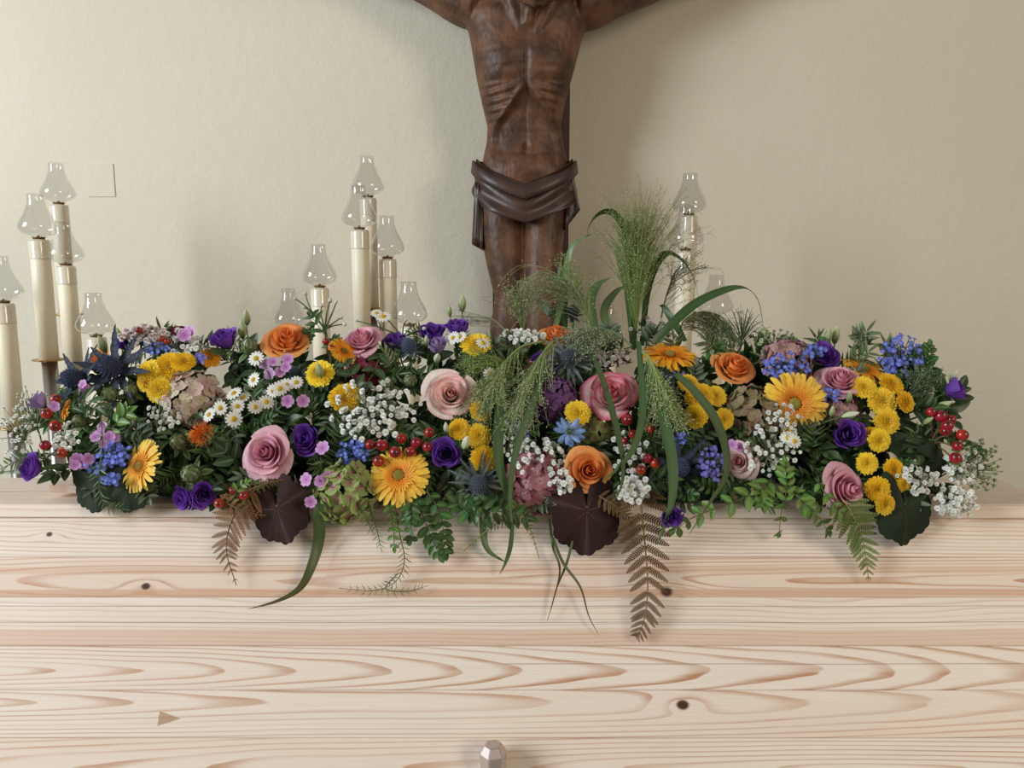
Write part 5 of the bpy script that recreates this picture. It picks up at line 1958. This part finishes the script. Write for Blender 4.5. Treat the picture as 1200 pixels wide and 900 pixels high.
plume('silvery fountain grass tuft above the crimson-edged rose', [(740, 405, .0), (725, 392, .0), (712, 386, .0)], (-1.0, 0.1), 200, 6, 64, 0.42, 0.22, lin((128, 146, 110)), lin((168, 176, 142)), dY=-0.012, fwd=0.25)
plume('long drooping fountain grass plume over the violet hydrangea', [(665, 396, .0), (646, 402, -.018), (630, 424, -.024), (620, 448, -.028)], (-0.42, 1), 240, 7, 78, 0.17, 0.15, lin((140, 164, 98)), lin((196, 198, 156)), fwd=0.9)
plume('drooping fountain grass over the cream rose', [(640, 400, .0), (612, 406, -.014), (592, 424, -.02), (584, 440, -.022)], (-0.5, 0.8), 130, 8, 66, 0.32, 0.2, lin((140, 166, 94)), lin((196, 196, 154)), fwd=0.75)
plume('short drooping bright plume below the tilted orange gerbera', [(750, 412, .0), (760, 418, -.02), (768, 434, -.026), (774, 452, -.03)], (0.25, 1), 230, 9, 66, 0.24, 0.12, lin((142, 172, 92)), lin((190, 194, 146)), fwd=0.85)
plume('curling fountain grass arching before the low candle', [(795, 400, .02), (800, 378, .02), (815, 365, .02)], (1.0, -0.1), 120, 10, 58, 0.22, 0.75, lin((112, 124, 80)), lin((150, 144, 108)))
plume('feathery pale green foliage beside the yellow button behind', [(600, 440, .0), (590, 425, -.004), (580, 418, -.008)], (-0.9, 0.1), 190, 11, 46, 0.6, 0.1, lin((136, 160, 84)), lin((150, 170, 100)), wid=0.0005, seeds=3)
plume('hair-thin grass strands drifting past the twin buds', [(600, 395, .02), (585, 380, .02), (575, 372, .02)], (-1, -0.12), 16, 12, 60, 0.22, 0.1, lin((130, 130, 96)), lin((150, 140, 110)))
plume('thin grass haze to the side of the grassy candle', [(770, 395, .03), (780, 350, .03), (790, 320, .03)], (0.55, -0.7), 50, 13, 56, 0.5, 0.1, lin((126, 132, 90)), lin((130, 116, 84)))
plume('spiky fine greenery below the forget-me-nots against the wall', [(1050, 480, .01), (1062, 462, .01), (1070, 452, .01)], (0.6, -0.4), 120, 14, 38, 0.5, 0.0, lin((96, 118, 84)), lin((110, 130, 96)), wid=0.0005, seeds=2)
plume('fine greenery beside the low candle rim', [(865, 420, .015), (868, 405, .015), (870, 398, .015)], (0.1, -1), 50, 15, 40, 0.55, 0.0, lin((86, 104, 64)), lin((100, 110, 80)), wid=0.0005, seeds=1)


# ferns: frond of paired pinnae, each pinna a toothed leaflet
def pinna_mesh(c0, c1, n=9, mat=M_DRY, sep=0.75):
    b = MB()
    b.tube([(0, 0, 0), (0.5, 0, 0.01), (1, 0, -0.02)], [0.016, 0.012, 0.004], lin(c0) * 0.8, 4)
    for i in range(n):
        x = (i + 0.5) / n
        L = 0.155 * math.sin(math.pi * (0.18 + 0.80 * x) ** 0.8) ** 0.7 + 0.01
        for sg in (-1, 1):
            M = T3((x * 0.97, 0, 0.004)) @ R3('Z', sg * 1.05)
            b.grid(lambda U, V: (V * L, U * (sep / n * 0.52) * np.sin(0.5 + V * 2.3), -0.12 * L * V * V), 3, 4, lambda U, V: cmix(lin(c0), lin(c1), V), M)
    return b.mesh('pinna', mat)


ME_PIN = {'brown': pinna_mesh((92, 68, 40), (116, 88, 52), 12), 'red': pinna_mesh((116, 82, 52), (142, 104, 68), 11), 'green': pinna_mesh((92, 112, 52), (118, 134, 64), 9, M_LEAF, 0.9), 'dull': pinna_mesh((96, 104, 52), (116, 122, 64), 8, M_LEAF, 0.8)}


def fern(label, path, hw, kind, npair, dY=0.0, seed=0, start=0.06, curl=0.0):
    R = random.Random(seed)
    P = spline(np.array([surf(x, y, d + dY) for x, y, d in path]), 40)
    org = P[0].copy()
    t = thing('fern_frond', label, 'fern', org)
    k = mpp(P[20])
    b = MB()
    b.tube(P - org, np.linspace(0.0013, 0.0005, 40), lin((110, 84, 50)) if kind in ('brown', 'red') else lin((120, 130, 70)), 5)
    link('rachis', b.mesh('rachis', M_STEM), t)
    T = np.gradient(P, axis=0)
    for i in range(npair):
        s = start + (1 - start) * (i / (npair - 0.3)) ** 0.92
        j = min(39, int(s * 39))
        tg = T[j] / np.linalg.norm(T[j])
        nr = LID_N if P[j][2] < LID_Z else np.array([0.0, -0.95, 0.3])
        nr = nr - tg * np.dot(nr, tg)
        nr /= np.linalg.norm(nr)
        side = np.cross(nr, tg)
        L = hw * k * (min(1.0, 0.72 + 1.2 * s) * (1 - s) ** 0.72 + 0.03)
        for sg in (-1, 1):
            d = side * sg * 0.90 + tg * (0.42 + 0.5 * s) + nr * R.uniform(-0.05, 0.12)
            d /= np.linalg.norm(d)
            zz = nr - d * np.dot(nr, d)
            zz /= np.linalg.norm(zz)
            M = np.eye(4)
            M[:3, 0], M[:3, 1], M[:3, 2] = d * L, np.cross(zz, d) * L, zz * L
            M[:3, 3] = P[j] - org
            link('pinna', ME_PIN[kind], t, M)


fern('reddish brown dried fern frond hanging beside the red berries', [(300, 572, -.004), (278, 598, -.01), (267, 625, -.006), (266, 650, -.004), (277, 686, .002)], 36, 'red', 14, 0, 1)
fern('reddish brown fern frond tip lying over the brown leaf', [(255, 585, -.01), (275, 594, -.015), (295, 602, -.015), (312, 604, -.012)], 16, 'red', 10, 0, 2)
fern('large dried brown fern frond hanging below the gypsophila ball', [(748, 560, -.004), (752, 600, -.014), (756, 640, -.010), (759, 680, -.006), (757, 715, -.003), (750, 740, .002), (745, 747, .002)], 44, 'brown', 18, 0, 3)
fern('green fern frond hanging below the rose pink bloom', [(988, 585, -.012), (1000, 605, -.014), (1010, 630, -.010), (1015, 655, -.006), (1018, 681, 0)], 38, 'green', 13, 0, 4)
fern('thin green fern frond slanting down the lid beside the hanging blade', [(612, 590, -.004), (592, 607, -.010), (570, 622, -.006), (543, 646, 0)], 13, 'dull', 15, 0, 5)
fern('narrow green fern frond bending down beside the brown leaf', [(595, 588, -.004), (612, 604, -.010), (622, 622, -.006), (632, 655, 0)], 12, 'dull', 14, 0, 6)
fern('brown fern frond half hidden behind the round brown leaf', [(700, 580, .0), (720, 592, -.008), (735, 604, -.008), (745, 622, -.004)], 18, 'brown', 12, 0, 7)
fern('dark fern tip peeping out above the brown leaf by the dusty pink rose', [(290, 575, .0), (315, 566, -.006), (335, 562, -.006)], 12, 'brown', 9, 0.002, 8)


# big round leaves with lobed, toothed edges
def round_leaf(label, name, px, py, rpx, rot, c0, c1, vein, yaw, pitch, dY=0.0, squash=0.85, seed=1, teeth=22):
    R = random.Random(seed)
    p = surf(px, py, dY)
    Rm = rpx * mpp(p)
    b = MB()
    nr, na = 9, 88
    ang = np.linspace(-math.pi, math.pi, na, endpoint=False)
    notch = 1 - 0.75 * np.exp(-((np.abs(ang) - math.pi) / 0.20) ** 2)
    edge = (1 + 0.045 * np.abs(np.sin(ang * teeth / 2)) + 0.05 * np.cos(ang * 7)) * notch
    V, C = [], []
    wob = [R.uniform(0, 6) for _ in range(3)]
    for j in range(nr):
        q = j / (nr - 1.0)
        for a, e in zip(ang, edge):
            r = q * e
            z = 0.10 * q * q * math.sin(a * 3 + wob[0]) + 0.02 * q * math.sin(a * 7 + wob[1]) * q - 0.20 * q * q
            V.append((r * math.cos(a), r * math.sin(a) * squash, z))
            vn = max(0.0, math.cos(a * 3.5)) ** 40 * (1 - 0.4 * q)
            C.append(cmix(cmix(lin(c0), lin(c1), np.array(q)), lin(vein), np.array(0.5 * vn)))
    b.add(V, grid_faces(na, nr, True), np.array(C))
    M = T3(p) @ aim(facing(yaw, pitch), rot) @ S3(Rm)
    t = thing(name, label, 'leaf', M=Matrix(M.tolist()))
    link('blade', b.mesh('blade', M_DRY), t)
    b = MB()
    for k in range(7):
        a = (k - 3) * 2 * math.pi / 7
        pts = [(0.02 + 0.86 * s * math.cos(a), 0.86 * s * math.sin(a) * squash, 0.004 + 0.10 * s * s * math.sin(a * 3 + wob[0]) + 0.02 * s * s * math.sin(a * 7 + wob[1]) - 0.20 * s * s) for s in np.linspace(0.02, 1, 8)]
        b.tube(pts, np.linspace(0.009, 0.003, 8), lin(vein) * 0.6, 4)
    link('veins', b.mesh('veins', M_STEM), t)
    b = MB()
    b.tube(spline([(-0.05, 0, 0), (-0.3, 0, -0.25), (-0.35, 0, -0.8)], 8), 0.03, lin(vein), 5)
    link('leaf_stalk', b.mesh('leaf_stalk', M_STEM), t)


BRN = ((58, 36, 34), (48, 30, 28), (108, 84, 78))
DGR = ((42, 54, 36), (36, 48, 32), (70, 84, 56))
round_leaf('dark brown toothed leaf under the dusty pink rose', 'coral_bells_leaf', 325, 596, 40, -1.2, *BRN, -5, 20, -0.004, seed=1)
round_leaf('large dark brown round leaf under the orange rose', 'coral_bells_leaf', 688, 598, 50, -1.6, *BRN, 5, 15, -0.004, seed=2)
round_leaf('dark green round leaf over the lid edge near the outer gerbera', 'galax_leaf', 112, 560, 38, -1.4, *DGR, -8, 25, 0.006, seed=3)
round_leaf('dark green round leaf under the sideways gerbera', 'galax_leaf', 150, 570, 30, -0.8, *DGR, 5, 30, 0.010, seed=4)
round_leaf('large dark leaf hanging over the lid below the lower yellow bunch', 'galax_leaf', 1061, 594, 44, -1.5, *DGR, 10, 12, -0.002, seed=5)
round_leaf('broad smooth green leaf below the upper yellow bunch', 'galax_leaf', 1072, 512, 42, -0.6, (52, 68, 46), (46, 62, 40), (84, 100, 66), 12, 35, 0.006, squash=0.62, seed=6, teeth=8)
round_leaf('dark toothed leaf beside the dark red berries', 'galax_leaf', 1096, 540, 26, -0.3, *DGR, 25, 10, 0.010, seed=7)

# leafy sprigs
def leaf_sprig(name, label, path, kind, npair, size, group=None, seed=0, whorl=2, out=None, col=None, r=0.0009, taper=0.35, name_leaf='leaf', ang=0.95):
    """path: 3D points; leaves sit in pairs along it"""
    R = random.Random(seed)
    P = spline(path, 24)
    org = P[0].copy()
    t = thing(name, label, 'leaf sprig', org, group)
    b = MB()
    b.tube(P - org, np.linspace(r, r * 0.5, 24), col if col is not None else lin((84, 92, 50)), 4)
    link('stem', b.mesh('stem', M_STEM), t)
    T = np.gradient(P, axis=0)
    o_ = np.array([0.0, -0.8, 0.5]) if out is None else np.asarray(out, float)
    for i in range(npair):
        s = 0.12 + 0.86 * i / max(1, npair - 1)
        j = min(23, int(s * 23))
        tg = T[j] / np.linalg.norm(T[j])
        nr = o_ + np.array([R.uniform(-.4, .4), R.uniform(-.3, .3), R.uniform(-.4, .4)])
        nr = nr - tg * np.dot(nr, tg)
        nr /= np.linalg.norm(nr) + 1e-9
        side = np.cross(nr, tg)
        for w in range(whorl):
            sg = 1 if w % 2 else -1
            d = side * sg * math.sin(ang) + tg * math.cos(ang) + nr * R.uniform(-0.1, 0.35)
            d /= np.linalg.norm(d)
            zz = nr - d * np.dot(nr, d)
            zz /= np.linalg.norm(zz) + 1e-9
            L = size * (1 - taper * abs(s - 0.45) * 1.4) * R.uniform(0.8, 1.15)
            M = np.eye(4)
            M[:3, 0], M[:3, 1], M[:3, 2] = d * L, np.cross(zz, d) * L, zz * L
            M[:3, 3] = P[j] - org
            link(name_leaf, LEAF[kind], t, M)
    tg = T[-1] / np.linalg.norm(T[-1])
    nr = o_ - tg * np.dot(o_, tg)
    nr /= np.linalg.norm(nr) + 1e-9
    M = np.eye(4)
    M[:3, 0], M[:3, 1], M[:3, 2] = tg * size * 0.8, np.cross(nr, tg) * size * 0.8, nr * size * 0.8
    M[:3, 3] = P[-1] - org
    link(name_leaf, LEAF[kind], t, M)
    return t


TRAILS = [
    ([(462, 590, -.004), (468, 625, -.008), (474, 655, -.004), (465, 680, 0), (440, 692, .002), (404, 690, .004)], 'needle', 22, 11, 'long trailing sprig of fine leaves lying on the lid'),
    ([(466, 672, .002), (452, 690, .002), (478, 693, .002), (496, 688, .004)], 'needle', 10, 9, 'side twig of fine leaves at the end of the trailing sprig'),
    ([(455, 588, -.004), (460, 612, -.008), (462, 640, -.006)], 'bright', 6, 14, 'hanging twig of small fresh leaves below the golden gerbera'),
    ([(485, 580, -.008), (496, 605, -.010), (505, 630, -.008), (514, 648, -.004)], 'box', 8, 17, 'boxwood twig hanging over the lid edge'),
    ([(500, 575, -.008), (515, 600, -.010), (520, 625, -.008), (522, 645, -.004)], 'box', 8, 16, 'outer boxwood twig with dark oval leaves'),
    ([(478, 575, -.008), (482, 600, -.010), (480, 630, -.006)], 'box', 7, 15, 'boxwood twig beside the fresh hanging twig'),
    ([(410, 575, -.014), (425, 600, -.014), (435, 620, -.008)], 'needle', 8, 12, 'short fine twig below the lime green hydrangea'),
    ([(432, 590, -.008), (440, 615, -.008), (446, 640, -.003)], 'needle', 9, 11, 'fine twig hanging between hydrangea and gerbera'),
    ([(590, 588, -.006), (568, 592, -.010), (548, 598, -.010), (536, 590, -.010)], 'box', 7, 20, 'glossy green twig below the hanging sea holly'),
    ([(530, 585, -.004), (560, 596, -.012), (590, 600, -.012), (615, 606, -.010)], 'laurel', 7, 24, 'glossy laurel twig along the lid edge beside the sea holly'),
    ([(905, 560, -.008), (890, 575, -.014), (855, 590, -.014), (815, 605, -.010), (792, 620, -.006)], 'bright', 8, 22, 'leafy twig stretching sideways under the small pale rose'),
    ([(918, 588, -.008), (915, 605, -.010), (913, 624, -.004)], 'bright', 3, 15, 'drooping twig tip with four rounded leaves'),
    ([(920, 590, -.012), (922, 565, -.022), (920, 545, -.024)], 'bright', 6, 19, 'upright bright green twig beside the white gypsophila'),
    ([(925, 570, -.012), (940, 588, -.016), (955, 600, -.012), (970, 622, -.004)], 'bright', 7, 21, 'green twig hanging beside the rose pink bloom'),
    ([(890, 560, -.006), (893, 576, -.012), (895, 588, -.012)], 'bright', 4, 20, 'short yellow green twig at the lid edge'),
    ([(955, 560, -.012), (972, 585, -.016), (985, 600, -.014), (998, 612, -.012)], 'bright', 6, 17, 'leafy twig in front of the rose pink bloom'),
    ([(118, 480, -.010), (120, 520, -.022), (116, 560, -.022), (122, 590, -.014), (142, 596, -.010)], 'needle', 20, 13, 'slender pale twig trailing in front of the dark leaf near the outer tip'),
    ([(82, 480, -.006), (98, 470, -.014), (112, 478, -.018)], 'laurel', 5, 22, 'green leafy twig beside the grey green safflower bud'),
    ([(125, 510, -.006), (140, 492, -.016), (148, 485, -.020)], 'bright', 4, 24, 'bright green leaf rosette below the safflower buds'),
    ([(60, 540, -.0), (35, 535, -.006), (10, 545, -.004), (-5, 552, 0)], 'narrow', 10, 15, 'narrow leaved twig reaching over the outer lid'),
    ([(270, 590, -.010), (280, 572, -.016), (288, 566, -.018)], 'bright', 4, 13, 'small green twig carrying the berries by the fern'),
    ([(420, 455, -.004), (412, 440, -.010), (405, 428, -.010)], 'broad', 3, 18, 'broad grey green leaves beside the sideways gerbera'),
    ([(446, 415, -.002), (440, 432, -.010), (430, 450, -.012)], 'broad', 3, 20, 'broad leaf pair below the clear pink rose'),
    ([(395, 410, -.0), (375, 385, -.002), (366, 372, 0)], 'laurel', 4, 20, 'dark leaf pair rising behind the orange rose'),
]
for i, (path, kd, npair, sz, lb) in enumerate(TRAILS):
    P = np.array([surf(x, y, d) for x, y, d in path])
    leaf_sprig('trailing_twig' if 'trail' in lb or 'hang' in lb else 'leafy_twig', lb, P, kd, npair, (0.82 if kd == 'bright' else 1.0) * sz * mpp(P[0]), None, 700 + i, r=0.0008)

# foliage filling the mound behind the blossoms
R = random.Random(99)
FK = ['laurel', 'box', 'narrow', 'broad', 'greyleaf', 'box', 'needle', 'narrow']
FL = {'laurel': 'dark laurel twig', 'box': 'small leaved boxwood twig', 'narrow': 'narrow leaved green twig', 'broad': 'broad leaved dark twig', 'greyleaf': 'grey green leafy twig', 'needle': 'fine needle leaved twig'}
FS = {'laurel': 22, 'box': 13, 'narrow': 22, 'broad': 24, 'greyleaf': 18, 'needle': 14}
FNAME = {'laurel': 'laurel_twig', 'box': 'boxwood_twig', 'narrow': 'willow_twig', 'broad': 'broadleaf_twig', 'greyleaf': 'grey_leaf_twig', 'needle': 'needle_twig'}
FN = {'laurel': 5, 'box': 7, 'narrow': 7, 'broad': 4, 'greyleaf': 6, 'needle': 12}
ANCH = []
for o in COL.objects:
    if o.parent is None and o.get('category') in ('rose', 'gerbera', 'lisianthus', 'hydrangea', 'sea holly', 'safflower', 'nigella'):
        lb = o['label']
        if len(lb.split()) <= 10:
            ANCH.append((np.array(project(np.array(o.matrix_basis.translation))), lb))
AP = np.array([a[0] for a in ANCH])
cnt = 0
for gx in range(72, 1112, 21):
    for gy in (412, 436, 460, 484, 508, 532, 556, 578):
        if R.random() < (0.55 if gy == 412 else 0.18):
            continue
        x, y = gx + R.uniform(-12, 12), gy + R.uniform(-11, 11)
        edge = min(1.0, max(0.0, (x - 50) / 130), max(0.0, (1125 - x) / 110))
        if y < 402 + 60 * (1 - edge):
            continue
        kd = R.choice(FK)
        a = R.uniform(0, 6.283)
        if y < 430:
            kd = R.choice(['narrow', 'greyleaf', 'needle', 'box'])
            a = -math.pi / 2 + R.uniform(-1.2, 1.2)
        elif y > 560:
            if x < 190 or x > 1060:
                continue
            a = R.choice([0, math.pi]) + R.uniform(-0.5, 0.7)
        L = R.uniform(30, 50) * (0.55 if y < 430 else 1.0)
        dx, dy = math.cos(a) * L, math.sin(a) * L
        e_ = R.uniform(-0.006, 0.006)
        pts = [surf(x, y, 0.045), surf(x + dx * 0.5, min(588, y + dy * 0.5), 0.022 + e_), surf(x + dx, min(590, y + dy), 0.010 + e_)]
        an = ANCH[int(np.argmin(((AP - (x, y)) ** 2).sum(1)))][1]
        lb = FL[kd] + ' beside the ' + an
        leaf_sprig(FNAME[kd], lb, np.array(pts), kd, FN[kd], FS[kd] * mpp(pts[0]), lb, 900 + cnt, r=0.0009)
        cnt += 1
# the tangle of dark leaves at the heart of the mound, too dense to count
deep = MB()
for gx in range(95, 1095, 27):
    for gy in (425, 452, 479, 506, 533, 560):
        x, y = gx + R.uniform(-12, 12), gy + R.uniform(-11, 11)
        edge = min(1.0, max(0.0, (x - 60) / 130), max(0.0, (1110 - x) / 110))
        if y < 415 + 60 * (1 - edge):
            continue
        P0 = surf(x, y, 0.085)
        a, L = R.uniform(0, 6.283), R.uniform(30, 46)
        if y < 450:
            a = R.uniform(0, 3.14)
        P1 = surf(x + math.cos(a) * L, min(586, y + math.sin(a) * L), 0.05)
        deep.tube(spline([P0, (P0 + P1) / 2, P1], 5), 0.0009, G_DARK, 4)
        lf = LEAF_MB[LEAF[R.choice(['laurel', 'broad'])].name]
        for i in range(9):
            p = P0 + (P1 - P0) * (0.1 + 0.9 * i / 8)
            d = (P1 - P0) / np.linalg.norm(P1 - P0) + np.array([R.uniform(-1, 1), R.uniform(-0.5, 0.3), R.uniform(-1, 1)]) * 1.1
            nr = np.array([R.uniform(-.4, .4), -0.8, R.uniform(0, .8)])
            d /= np.linalg.norm(d)
            nr = nr - d * np.dot(nr, d)
            nr /= np.linalg.norm(nr)
            s_ = R.uniform(22, 32) * mpp(p)
            M = np.eye(4)
            M[:3, 0], M[:3, 1], M[:3, 2], M[:3, 3] = d * s_, np.cross(nr, d) * s_, nr * s_, p
            deep.put(lf, M)
for v in deep.v:          # nothing sinks into the lid
    v[:, 2] = np.where((v[:, 1] > LID_Y - 0.002) & (v[:, 2] < LID_Z + 0.002), LID_Z + 0.002, v[:, 2])
o = link('deep_foliage', deep.mesh('deep_foliage', M_LEAF))
tag(o, 'tangle of dark green leaves deep inside the flower mound', 'foliage')
o['kind'] = 'stuff'
print('foliage twigs', cnt)
